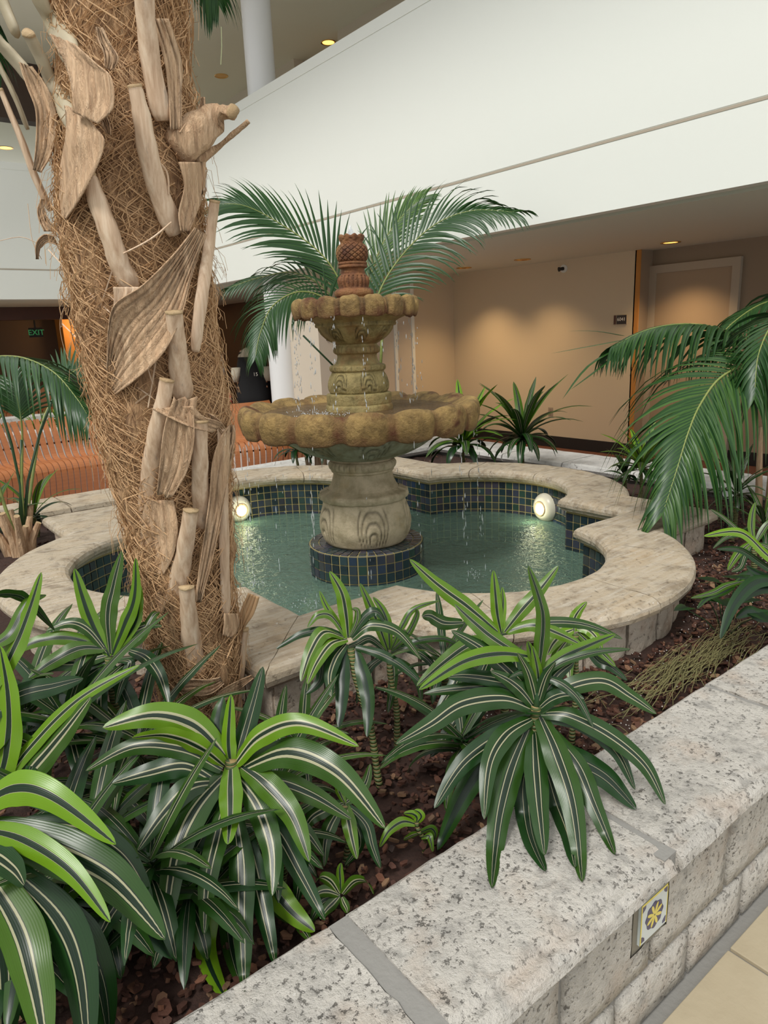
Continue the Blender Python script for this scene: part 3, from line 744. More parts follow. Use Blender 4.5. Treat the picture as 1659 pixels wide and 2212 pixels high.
# stones of the outer face
def path_resample(P, closed=True):
    P = list(P) + ([P[0]] if closed else []); d = [0]
    for i in range(1, len(P)): d.append(d[-1] + float(np.linalg.norm(np.array(P[i]) - np.array(P[i - 1]))))
    return np.array(P), np.array(d)
PO, DO = path_resample([offo(i, 0.055) for i in range(NP)])
def pat(P, D_, s_):
    s_ = s_ % D_[-1]; return np.array([np.interp(s_, D_, P[:, 0]), np.interp(s_, D_, P[:, 1])])
corner_s = [DO[k * NPER] for k in range(4)] + [DO[-1]]
for k in range(4):
    s0, s1 = corner_s[k], corner_s[k + 1]; m_ = int(round((s1 - s0) / 0.205))
    for j in range(m_):
        a_ = s0 + (s1 - s0) * j / m_ + 0.008; b_ = s0 + (s1 - s0) * (j + 1) / m_ - 0.008; V = []; F = []; nn = 5; nzv = 4
        for u in range(nn + 1):
            p = pat(PO, DO, a_ + (b_ - a_) * u / nn); q = pat(PO, DO, a_ + (b_ - a_) * u / nn + 0.01); T_ = nrm(q - p); N_ = np.array([T_[1], -T_[0]])
            for v in range(nzv + 1):
                ed = u in (0, nn) or v in (0, nzv); z = 0.33 + 0.195 * v / nzv
                o_ = (0 if ed else 0.006) + 0.004 * nz((p[0] * 20, p[1] * 20, z * 20), 1); V.append((p[0] + N_[0] * o_, p[1] + N_[1] * o_, z))
        m0 = len(V)
        for u in range(nn + 1):
            p = pat(PO, DO, a_ + (b_ - a_) * u / nn); q = pat(PO, DO, a_ + (b_ - a_) * u / nn + 0.01); T_ = nrm(q - p); N_ = np.array([T_[1], -T_[0]])
            for v in (0, nzv): V.append((p[0] - N_[0] * 0.035, p[1] - N_[1] * 0.035, 0.33 + 0.195 * v / nzv))
        for u in range(nn):
            for v in range(nzv): x = u * (nzv + 1) + v; F.append((x, x + nzv + 1, x + nzv + 2, x + 1))
            F.append((u * (nzv + 1) + nzv, (u + 1) * (nzv + 1) + nzv, m0 + 2 * (u + 1) + 1, m0 + 2 * u + 1)); F.append((u * (nzv + 1), m0 + 2 * u, m0 + 2 * (u + 1), (u + 1) * (nzv + 1)))
        for u, sg in ((0, 1), (nn, -1)):
            for v in range(nzv): pass
            f = [u * (nzv + 1) + v for v in range(nzv + 1)] + [m0 + 2 * u + 1, m0 + 2 * u]
            F.append(tuple(f if sg > 0 else f[::-1]))
        obj('face_stone', V, F, M_FACE, pool, smooth=False)
# mosaic tiles
PITCH = 0.0535
def tile_mesh(name, hw, hh, t, mat):
    me = D2.meshes.new(name); c = 0.0022
    V = [(-hw, -hh, 0), (hw, -hh, 0), (hw, hh, 0), (-hw, hh, 0), (-hw + c, -hh + c, t), (hw - c, -hh + c, t), (hw - c, hh - c, t), (-hw + c, hh - c, t)]
    F = [(4, 5, 6, 7), (0, 1, 5, 4), (1, 2, 6, 5), (2, 3, 7, 6), (3, 0, 4, 7)]
    me.from_pydata(V, [], F); me.materials.append(mat); return me, V, F
TM, TV, TF = tile_mesh('mosaic_tile', 0.0243, 0.0243, 0.005, M_TILE)
PI_, DI = path_resample([offs(i, 0.04) for i in range(NP)])
cs = [DI[k * NPER] for k in range(4)] + [DI[-1]]
ROWS = [0.507 - 0.028 - PITCH * k for k in range(9)]
cand = []
for k in range(4):
    a0 = cs[k]; arc0 = DI[k * NPER + 5]; arc1 = DI[k * NPER + 5 + 26]; a1 = cs[k + 1]
    for (s0, s1) in ((a0, arc0), (arc0, arc1), (arc1, a1)):
        m_ = max(1, int(round((s1 - s0) / PITCH)))
        for j in range(m_):
            s_ = s0 + (s1 - s0) * (j + 0.5) / m_; p = pat(PI_, DI, s_); q = pat(PI_, DI, s_ + 0.004); r_ = pat(PI_, DI, s_ - 0.004)
            T_ = nrm(q - r_); N_ = np.array([-T_[1], T_[0]])     # towards the water
            for z in ROWS:
                vis = float(np.dot(N_, -nrm(p))) ; px, py, dd = topx((p[0], p[1], z))
                cand.append((vis / (dd * dd) if z > 0.25 else -1, p, T_, N_, z, (s1 - s0) / m_ / PITCH))
cand.sort(key=lambda c: -c[0])
def tmat(p, T_, N_, z, sx): 
    return Matrix([[T_[0] * sx, 0, N_[0], p[0]], [T_[1] * sx, 0, N_[1], p[1]], [0, 1, 0, z], [0, 0, 0, 1]])
for c in cand[:300]: inst(TM, 'mosaic_tile', tmat(c[1], c[2], c[3], c[4], c[5]), pool)
G = Geo()
for c in cand[300:]:
    M_ = tmat(c[1], c[2], c[3], c[4], c[5]); G.add([M_ @ Vector(v) for v in TV], TF)
for i in range(-32, 33):
    for j in range(-32, 33):
        x = CX + i * PITCH; y = CY + j * PITCH
        ins = max(abs(x - CX), abs(y - CY)) < 1.08 or any(math.hypot(x - CX - 0.94 * d[0], y - CY - 0.94 * d[1]) < 0.62 for d in ((0, -1), (1, 0), (0, 1), (-1, 0)))
        if ins and math.hypot(x - CX, y - CY) > 0.36:
            G.add([(x + v[0], y + v[1], 0.05 + v[2]) for v in TV], TF)
G.build('lining_tiles', M_TILES, pool, kind='stuff')
# tiled round pedestal in the water
ped = thing('tiled_pedestal', 'low round pedestal of dark mosaic tiles standing in the pool water', 'pedestal', (CX + 0.02, CY - 0.02, 0.05))
FX, FY = CX + 0.02, CY - 0.02
V, F, G_ = lathe([(0.332, 0.05), (0.332, 0.44), (0.001, 0.44)], FX, FY, 64); obj('core', V, F, M_GROUT, ped)
for k in range(40):
    a = 2 * PI * (k + 0.5) / 40; N_ = np.array([math.cos(a), math.sin(a)]); T_ = np.array([-N_[1], N_[0]])
    for z in (0.413, 0.36, 0.307, 0.254):
        inst(TM, 'mosaic_tile', tmat((FX + 0.332 * N_[0], FY + 0.332 * N_[1]), T_, N_, z, 0.96), ped)
    for rr, sx in ((0.302, 0.85), (0.25, 0.72)):
        if rr < 0.28 and k % 1: continue
        p = (FX + rr * N_[0], FY + rr * N_[1])
        inst(TM, 'mosaic_tile', Matrix([[T_[0] * sx, N_[0], 0, p[0]], [T_[1] * sx, N_[1], 0, p[1]], [0, 0, 1, 0.44], [0, 0, 0, 1]]), ped)
# underwater lamps
def pool_lamp(px, py, ccx, ccy, label):
    o_ = CAMP[:2]; d_ = (at(px, py, 1.0) - CAMP); q = d_[:2]; e = o_ - np.array([ccx, ccy]); r_ = 0.645
    A_ = q @ q; B_ = 2 * e @ q; C0 = e @ e - r_ * r_; t = (-B_ + math.sqrt(B_ * B_ - 4 * A_ * C0)) / (2 * A_)
    P = CAMP + d_ * t; d = nrm(np.array([ccx, ccy]) - P[:2]); d3 = np.array([d[0], d[1], 0.0])
    P = P - np.array([0, 0, 0.022])
    s = thing('pool_lamp', label, 'lamp', P, 'pool lamps')
    U = np.array([0, 0, 1.0]); A = np.array([-d[1], d[0], 0])
    def dome(r0, rings, P=P):
        V = []; F = []; n = 28
        for (r_, h) in rings:
            for k in range(n): q = 2 * PI * k / n; V.append(P + d3 * h + r_ * r0 * (math.cos(q) * A + math.sin(q) * U))
        for j in range(len(rings) - 1):
            for k in range(n): a = j * n + k; b = j * n + (k + 1) % n; F.append((a, b, b + n, a + n))
        F.append(tuple((len(rings) - 1) * n + k for k in range(n))); return V, F
    V, F = dome(0.105, [(1, -0.004), (1, 0.004), (0.93, 0.022), (0.8, 0.038), (0.62, 0.05), (0.52, 0.052)]); obj('housing', V, F, M_LAMPH, s, smooth=True)
    V, F = dome(0.105, [(0.52, 0.05), (0.50, 0.058), (0.42, 0.058), (0.40, 0.052)]); obj('bezel', V, F, M_CUT, s, smooth=True)
    V, F = dome(0.105, [(0.40, 0.052), (0.3, 0.06), (0.15, 0.063), (0.02, 0.064)], P - np.array([0, 0, 0.004])); obj('lens', V, F, M_GLOWP, s, smooth=True)
    l = D2.lights.new('pool_lamp_light', 'POINT'); l.energy = 0.9; l.color = (1.0, 0.97, 0.7); l.shadow_soft_size = 0.03
    lo = D2.objects.new('pool_lamp_light', l); COL.objects.link(lo); lo.parent = s; lo.location = tuple(d3 * 0.13)
pool_lamp(514, 1094, CX, CY + 0.93, 'round white pool lamp glowing at the water line beside the palm trunk')
pool_lamp(1178, 1090, CX + 0.93, CY, 'round white pool lamp glowing at the water line in the far right lobe')

# ------------------------------------------------------------------ the fountain
fo = thing('tiered_fountain', 'two tiered scalloped stone fountain streaked with ochre and rust, water trickling', 'fountain', (FX, FY, 0.445))
def grv(u, v, levels=(0.3, 0.6, 0.9, 1.2), wdt=0.07):       # nested teardrop grooves in one repeat cell
    x = u * 2.5; y = (v - 0.13) * 0.92; rho = math.hypot(x, y); th = math.atan2(y, abs(x) + 1e-6)
    lev = rho / (0.22 + 0.55 * max(0.0, math.sin(th)) ** 1.5 + 0.25 * math.cos(th)); g = 0
    for L in levels: g = max(g, 1 - abs(lev - L) / wdt)
    return max(0.0, min(1.0, g))
def fpart(name, pts, mat, n=128, fn=None, k=5, stain=None, label=None, sm=True):
    prof = smoothprof(pts, k) if k > 1 else pts
    V, F, G_ = lathe(prof, FX, FY, n, fn); o = obj(name, V, F, mat, fo, smooth=sm, label=label)
    fattr(o, 'groove', G_)
    if stain: fattr(o, 'stain', [stain(math.atan2(v[1] - FY, v[0] - FX), v[2]) for v in V])
    return o
def carved(z0, z1, nrep, depth, shift=0.0, lv=(0.3, 0.6, 0.9, 1.2), wd=0.07):
    def fn(a, j, r, z):
        v = (z - z0) / (z1 - z0)
        if v <= 0 or v >= 1: return r, z, 0
        u = ((a / (2 * PI) * nrep + shift) % 1) - 0.5; g = grv(u, v, lv, wd); fade = min(1, 8 * v, 8 * (1 - v)); g *= fade
        puff = 0.35 * depth * math.cos(u * 2 * PI) * fade
        return r - depth * g + puff, z, g
    return fn
def beaded(z0, z1, nrep, depth):
    def fn(a, j, r, z):
        if not z0 < z < z1: return r, z, 0
        q = abs(math.sin(a * nrep / 2)); f_ = math.sin(PI * (z - z0) / (z1 - z0)); return r - depth * (1 - q ** 0.4) * f_, z, max(0, 1 - 5 * q) * f_
    return fn
fpart('base_pot', [(0.20, 0.443), (0.228, 0.448), (0.246, 0.475), (0.262, 0.52), (0.266, 0.56), (0.260, 0.61), (0.246, 0.655), (0.236, 0.688), (0.232, 0.70)], M_FCREAM, 256, carved(0.45, 0.685, 5, 0.011, 0.115), 6)
fpart('collar', [(0.225, 0.695), (0.248, 0.70), (0.256, 0.715), (0.256, 0.73), (0.248, 0.742), (0.22, 0.752), (0.205, 0.76)], M_FCREAM, 192, lambda a, j, r, z: (r + 0.003 * math.sin(a * 22) + 0.004 * nz((math.cos(a) * 6, math.sin(a) * 6, z * 20), 1), z, 0))
fpart('neck', [(0.206, 0.755), (0.192, 0.775), (0.178, 0.805), (0.170, 0.835), (0.170, 0.852), (0.178, 0.858), (0.180, 0.866), (0.176, 0.872)], M_FCREAM, 96)
fpart('bead_ring', [(0.174, 0.868), (0.186, 0.874), (0.194, 0.888), (0.194, 0.905), (0.184, 0.918), (0.172, 0.924), (0.168, 0.94)], M_FCREAM, 240, beaded(0.872, 0.922, 34, 0.012), 5)
fpart('lower_bowl', [(0.160, 0.93), (0.205, 0.938), (0.285, 0.965), (0.365, 1.005), (0.425, 1.05), (0.452, 1.085), (0.466, 1.09), (0.470, 1.105), (0.52, 1.125), (0.585, 1.138), (0.60, 1.15)], M_FGREY, 256, carved(0.945, 1.08, 8, 0.012, 0.1), 5)
NL = 16
def scallop(prof_n, nl, amp, droop, shift=0.0):
    def fn(a, j, r, z):
        t = j / prof_n; u = ((a / (2 * PI) * nl + shift) % 1) - 0.5; au = abs(u)
        b = math.sqrt(max(0.0, 1 - (au / 0.42) ** 2.4)) if au < 0.42 else 0.0
        rib = math.sqrt(max(0.0, 1 - ((0.5 - au) / 0.07) ** 2)) * 0.35 if au > 0.43 else 0.0
        e = math.sin(PI * min(1, 0.08 + t * 0.95)) ** 0.6; q = max(b, rib) - 0.62
        rr = r + amp * q * e; zz = z + amp * 0.75 * q * math.sin(PI * min(1, t * 1.25)) * (t < 0.8)
        if t > 0.66:
            k2 = (t - 0.66) / 0.34; arch = max(0.0, 1 - ((0.5 - au) / 0.16) ** 2); zz += droop * arch * k2 - 0.010 * max(0.0, 1 - (au / 0.3) ** 2) * k2
        rr += (0.006 * nz((math.cos(a) * 9, math.sin(a) * 9, z * 12), 1) + 0.0045 * nz((math.cos(a) * 42, math.sin(a) * 42, z * 9), 1)) * e; zz += 0.005 * nz((math.cos(a) * 14, math.sin(a) * 14, t * 3), 1)
        return rr, zz, 0.8 * max(0.0, 1 - abs(au - 0.425) / 0.025) * e
    return fn
def rimstain(nl, zlo, zhi, shift=0.0):
    def f(a, z):
        u = ((a / (2 * PI) * nl + shift) % 1) - 0.5; k = int((a / (2 * PI) * nl + shift) // 1)
        hsh = (math.sin(k * 12.9) * 43758.5) % 1
        g = max(0.0, min(1.0, (abs(u) - 0.36) * 12)) * (0.5 + 0.5 * (hsh > 0.4)); low = max(0.0, min(1.0, (zhi - z) / (zhi - zlo)))
        return min(1.0, g * (0.45 + low) + 0.7 * low ** 3)
    return f
lip2 = smoothprof([(0.49, 1.192), (0.54, 1.205), (0.585, 1.228), (0.62, 1.238), (0.648, 1.225), (0.660, 1.195), (0.660, 1.16), (0.652, 1.125), (0.640, 1.092), (0.622, 1.098), (0.60, 1.14)], 4)
fpart('scalloped_rim', lip2, M_FOCHRE, 320, scallop(len(lip2), NL, 0.040, 0.032), 1, rimstain(NL, 1.09, 1.2), 'ochre rolled rim with rust brown streaks')
V, F, G_ = lathe([(0.56, 1.204), (0.15, 1.204)], FX, FY, 64); obj('water', V, F, M_BWATER, fo, label='brownish water film in the lower bowl')
fpart('plinth', [(0.17, 1.18), (0.186, 1.19), (0.187, 1.22), (0.183, 1.232), (0.178, 1.236), (0.180, 1.245), (0.181, 1.285), (0.176, 1.294), (0.160, 1.298)], M_FOLIVE, 96)
fpart('upper_pot', [(0.150, 1.294), (0.162, 1.305), (0.168, 1.33), (0.166, 1.355), (0.156, 1.385), (0.146, 1.405), (0.144, 1.418)], M_FOLIVE, 224, carved(1.298, 1.408, 6, 0.009, 0.25), 6)
fpart('upper_collar', [(0.140, 1.412), (0.152, 1.418), (0.156, 1.43), (0.152, 1.445), (0.128, 1.453), (0.122, 1.458)], M_FOLIVE, 192, beaded(1.414, 1.45, 26, 0.008))
fpart('upper_neck', [(0.122, 1.455), (0.113, 1.475), (0.109, 1.495), (0.112, 1.506), (0.118, 1.51)], M_FOLIVE, 80)
fpart('upper_bead_ring', [(0.113, 1.506), (0.124, 1.512), (0.130, 1.524), (0.127, 1.54), (0.115, 1.55), (0.110, 1.562)], M_FOLIVE, 220, beaded(1.509, 1.552, 28, 0.010))
fpart('upper_bowl', [(0.106, 1.555), (0.128, 1.568), (0.162, 1.59), (0.192, 1.62), (0.208, 1.65), (0.218, 1.652), (0.222, 1.662), (0.220, 1.672), (0.238, 1.684), (0.275, 1.70), (0.30, 1.712)], M_FOLIVE, 256, lambda a, j, r, z: (carved(1.57, 1.65, 8, 0.012, 0.1, (0.35, 0.7, 1.05), 0.1)(a, j, r, z) if z < 1.65 else beaded(1.65, 1.678, 30, 0.006)(a, j, r, z)), 5)
lip1 = smoothprof([(0.24, 1.768), (0.268, 1.776), (0.290, 1.790), (0.308, 1.795), (0.325, 1.785), (0.333, 1.765), (0.334, 1.742), (0.330, 1.718), (0.323, 1.698), (0.312, 1.702), (0.298, 1.722)], 4)
fpart('upper_scalloped_rim', lip1, M_FOCHRE, 288, scallop(len(lip1), 16, 0.026, 0.02, 0.3), 1, rimstain(16, 1.70, 1.77, 0.3), 'ochre rolled rim with rust brown streaks')
V, F, G_ = lathe([(0.28, 1.776), (0.08, 1.776)], FX, FY, 48); obj('water', V, F, M_BWATER, fo)
def flute(z0, z1, n_, dpt):
    def fn(a, j, r, z):
        if not z0 < z < z1: return r, z, 0
        q = abs(math.sin(a * n_ / 2)); return r - dpt * (1 - q), z, max(0, 0.7 - 2 * q)
    return fn
fpart('finial_base', [(0.09, 1.765), (0.104, 1.77), (0.106, 1.79), (0.100, 1.80), (0.094, 1.804), (0.102, 1.812), (0.106, 1.824), (0.103, 1.838), (0.092, 1.846), (0.084, 1.85)], M_FRUST, 96)
fpart('finial_bulb', [(0.080, 1.845), (0.082, 1.86), (0.087, 1.88), (0.086, 1.90), (0.076, 1.914), (0.066, 1.922), (0.066, 1.93)], M_FRUST, 160, flute(1.85, 1.912, 20, 0.008))
fpart('finial_neck', [(0.064, 1.925), (0.062, 1.94), (0.064, 1.95), (0.076, 1.954), (0.078, 1.962), (0.074, 1.968), (0.078, 1.974), (0.076, 1.982), (0.066, 1.986)], M_FRUST, 80, k=4)
def pine(a, j, r, z):
    if not 1.985 < z < 2.075: return r, z, 0
    n_ = 14; v = (z - 1.985) / 0.09 * 3.5; u1 = (a / (2 * PI) * n_ + v) % 1; u2 = (a / (2 * PI) * n_ - v) % 1
    g = max(1 - min(u1, 1 - u1) / 0.14, 1 - min(u2, 1 - u2) / 0.14, 0); return r - 0.007 * g, z, g * 0.8
fpart('pineapple', [(0.064, 1.982), (0.078, 1.992), (0.084, 2.01), (0.086, 2.03), (0.082, 2.052), (0.072, 2.068), (0.062, 2.075)], M_FRUST, 224, pine, 8, label='rust brown pineapple shaped finial')
fpart('crown', [(0.060, 2.07), (0.060, 2.085), (0.064, 2.10), (0.066, 2.112), (0.060, 2.118), (0.045, 2.115), (0.03, 2.10), (0.001, 2.095)], M_FRUST, 96, lambda a, j, r, z: (r * (1 + 0.06 * math.sin(a * 9) * (z > 2.09)), z + 0.004 * math.sin(a * 9) * (z > 2.1), 0))
V = []; G = Geo()
G.tube([(FX, FY, 2.09), (FX + .003, FY, 2.12), (FX - .002, FY, 2.145), (FX - 0.004, FY, 2.168)], [0.026, 0.022, 0.012, 0.003], 10)
G.build('water_jet', M_DROP, fo, smooth=True, label='small bubbling jet of clear water')
# falling drops and streams
G = Geo()
def drop(x, y, z, r_, st):
    V = []; F = []
    rings = [(-1, 0.0), (-0.5, 0.8), (0.2, 0.9), (1.0, 0.0)]
    V = [(x, y, z - r_ * st)]
    for (h, w_) in rings[1:3]:
        for k in range(5): V.append((x + r_ * w_ * math.cos(k * 1.2566), y + r_ * w_ * math.sin(k * 1.2566), z + h * r_ * st))
    V.append((x, y, z + r_ * st * 1.2))
    F = [(0, 1 + (k + 1) % 5, 1 + k) for k in range(5)] + [(1 + k, 1 + (k + 1) % 5, 6 + (k + 1) % 5, 6 + k) for k in range(5)] + [(6 + k, 6 + (k + 1) % 5, 11) for k in range(5)]
    G.add(V, F)
for k in range(16):        # upper rim to lower bowl
    a = 2 * PI * (k + rnd.uniform(.3, .7)) / 16; wgt = 26 if 2.6 < a < 4.4 or k % 5 == 0 else 5
    for q in range(wgt):
        z = rnd.uniform(1.22, 1.7); rr = 0.335 + 0.05 * (1.7 - z) + rnd.uniform(-.008, .012); drop(FX + rr * math.cos(a + rnd.gauss(0, .03)), FY + rr * math.sin(a + rnd.gauss(0, .03)), z, rnd.uniform(.0016, .0034), rnd.uniform(2, 6))
for k in range(16):
    a = 2 * PI * (k + rnd.uniform(.4, .6)) / 16; wgt = 26 if k in (6, 7, 9, 12, 14) else 9
    for q in range(wgt):
        z = rnd.uniform(0.29, 1.09); rr = 0.655 + 0.05 * (1.1 - z) + rnd.uniform(-.006, .012); drop(FX + rr * math.cos(a + rnd.gauss(0, .012)), FY + rr * math.sin(a + rnd.gauss(0, .012)), z, rnd.uniform(.0014, .003), rnd.uniform(3, 9))
for q in range(160):       # splashes
    a = rnd.choice([3.6, 4.1, 4.5, 5.2, 2.9]) + rnd.gauss(0, .05); rr = 0.68 + rnd.gauss(0, .035); drop(FX + rr * math.cos(a), FY + rr * math.sin(a), 0.275 + abs(rnd.gauss(0, .022)), rnd.uniform(.0012, .003), rnd.uniform(1, 2))
for q in range(110):
    a = 3.5 + rnd.gauss(0, .25); rr = 0.38 + rnd.gauss(0, .05); drop(FX + rr * math.cos(a), FY + rr * math.sin(a), 1.21 + abs(rnd.gauss(0, .012)), rnd.uniform(.0015, .0035), 1.2)
G.build('falling_drops', M_DROP, fo, kind='stuff', smooth=True)

# ------------------------------------------------------------------ leaves
def leaf_geo(P, W_, S, cup=0.12, ruffle=0.0, ph=0.0, prof='drac', N=14):
    P = [np.asarray(p, float) for p in smoothprof([tuple(p) for p in P], max(2, N // (len(P) - 1)))]
    n = len(P) - 1; V = []; F = []; U = []
    for i, p in enumerate(P):
        t = i / n; T = nrm(P[min(i + 1, n)] - P[max(i - 1, 0)])
        s_ = np.asarray(S, float); s_ = nrm(s_ - T * np.dot(s_, T)); Nn = np.cross(T, s_)
        if Nn[2] < 0 and abs(T[2]) < 0.8: pass
        if prof == 'drac': w_ = W_ * (0.42 + 0.58 * min(1, t * 2.6) ** 0.8) * (max(0.0, 1 - t ** 3.2)) ** 0.75 if t < 1 else 0.0
        else: w_ = W_ * min(1, 0.35 + t * 6) * (max(0.0, 1 - t ** 2.2)) ** 0.8
        w_ = max(w_, W_ * 0.02)
        for k, u in enumerate((0, 0.25, 0.5, 0.75, 1)):
            q = (u - 0.5); c = cup * w_ * (abs(q) * 2) ** 1.6
            rf = ruffle * w_ * math.sin(t * 24 + ph + (k // 3) * 1.7) * (1 if k in (0, 4) else 0.2)
            V.append(p + s_ * q * w_ + Nn * (c + rf)); U.append((u, t))
    for i in range(n):
        for k in range(4): a = i * 5 + k; F.append((a, a + 1, a + 6, a + 5))
    return V, F, U
def add_leaf(par, P, W_, S, lime, white, name='leaf', **k):
    V, F, U = leaf_geo(P, W_, S, **k)
    o = obj(name, V, F, M_LEAF, par, smooth=True, uv=U); o.color = (lime, white, 0, 1); return o
VIEW = R.T @ np.array([0, 0, -1.0]); RIGHT = R.T @ np.array([1.0, 0, 0]); UPV = R.T @ np.array([0, 1.0, 0])
def sidevec(P):
    d = np.asarray(P[-1], float) - np.asarray(P[0], float); h = np.array([d[0], d[1], 0])
    if np.linalg.norm(h) < 0.05: return nrm(RIGHT)
    s_ = np.cross(nrm(h), [0, 0, 1.0]); 
    return nrm(s_)
def hero_leaf(par, pix, dc, db, W_, lime=0.0, white=0.4, face=None, **k):
    # pix: photo points from base to tip, dc: crown depth, db: how far the tip comes towards the eye (+) or away (-)
    n = len(pix) - 1
    P = [at(x, y, dc - db * (i / n) ** 1.1) for i, (x, y) in enumerate(pix)]
    P = [np.array(p) for p in smoothprof([tuple(p) for p in P], 5)]
    for i_, p in enumerate(P):
        zl = 0.488 if p[1] < 1.03 and p[1] > 0.64 else (GZ + 0.03 if p[1] >= 1.03 else 0)
        if p[2] < zl and i_ > 2: P[i_] = p + (CAMP - p) * ((zl - p[2]) / (CAMP[2] - p[2]))
    a = sidevec(P)
    tp = nrm(P[-1] - P[0]); scr = nrm(np.cross(VIEW, tp))       # side that shows the blade broad to the viewer
    if np.dot(a, scr) < 0: a = -a
    f = 0.72 if face is None else face
    return add_leaf(par, P, W_, nrm(a * (1 - f) + scr * f), lime, white, **k)
def cane(par, p0, p1, r_=0.011, mat=None):
    m_ = [p0 + (np.asarray(p1) - p0) * t + np.array([0.012 * math.sin(t * 5), 0.01 * math.cos(t * 4), 0]) * math.sin(PI * t) for t in np.linspace(0, 1, 12)]
    V, F = tube(m_, [r_ * (1.12 if i % 2 else 0.94) for i in range(12)], 10); return obj('cane', V, F, mat or M_CANE, par, smooth=True)
def plant_root(label, base, group=None): return thing('dracaena_plant', label, 'plant', base, group)
def ring_leaf(par, c, az, e0, e1, L, W_, lime, white, r_):
    P = [np.array(c, float)]; n = 6; h = np.array([math.cos(az), math.sin(az), 0])
    for i in range(n):
        e = e0 + (e1 - e0) * ((i + 0.5) / n) ** 1.3; P.append(P[-1] + L / n * (h * math.cos(e) + np.array([0, 0, math.sin(e)])))
    zf = GZ + 0.02
    for p in P:
        if p[2] < zf: p[2] = zf + 0.2 * (p[2] - zf) * 0
    return add_leaf(par, P, W_, np.cross(h, [0, 0, 1.0]), lime, white, ruffle=r_.choice([0, 0, .04]), ph=r_.uniform(0, 6), N=12)
def dracaena(label, crown, ground, n, L, W_, seed, lime=0.3, white=0.4, group=None, az0=None, azr=2 * PI, lo=-1.3, hi=1.25, stem=True, droop=1.0):
    r_ = random.Random(seed); c = np.asarray(crown, float)
    par = plant_root(label, (ground[0], ground[1], GZ if len(ground) < 3 else ground[2]), group)
    if stem: cane(par, wl(par) + np.array([0, 0, -0.01]), c + np.array([0, 0, 0.01]))
    for i in range(n):
        t = i / max(1, n - 1); az = (az0 if az0 is not None else 0) + ((i * 2.39996) % (2 * PI) if az0 is None else r_.uniform(-azr / 2, azr / 2))
        e0 = hi - (hi - 0.15) * t + r_.uniform(-.12, .12); e1 = e0 - droop * (0.5 + 1.5 * t) + r_.uniform(-.2, .2); e1 = max(e1, -1.5)
        li = min(1, max(0, lime * 1.6 * (1 - 1.3 * t) + r_.uniform(-.1, .15)))
        ring_leaf(par, c + np.array([0, 0, 0.05 * (1 - t)]), az, e0, e1, L * (0.62 + 0.38 * math.sin(PI * min(1, t + 0.25))) * r_.uniform(.88, 1.08), W_ * r_.uniform(.85, 1.1), li, max(0, white + r_.uniform(-.25, .25)), r_)
    return par

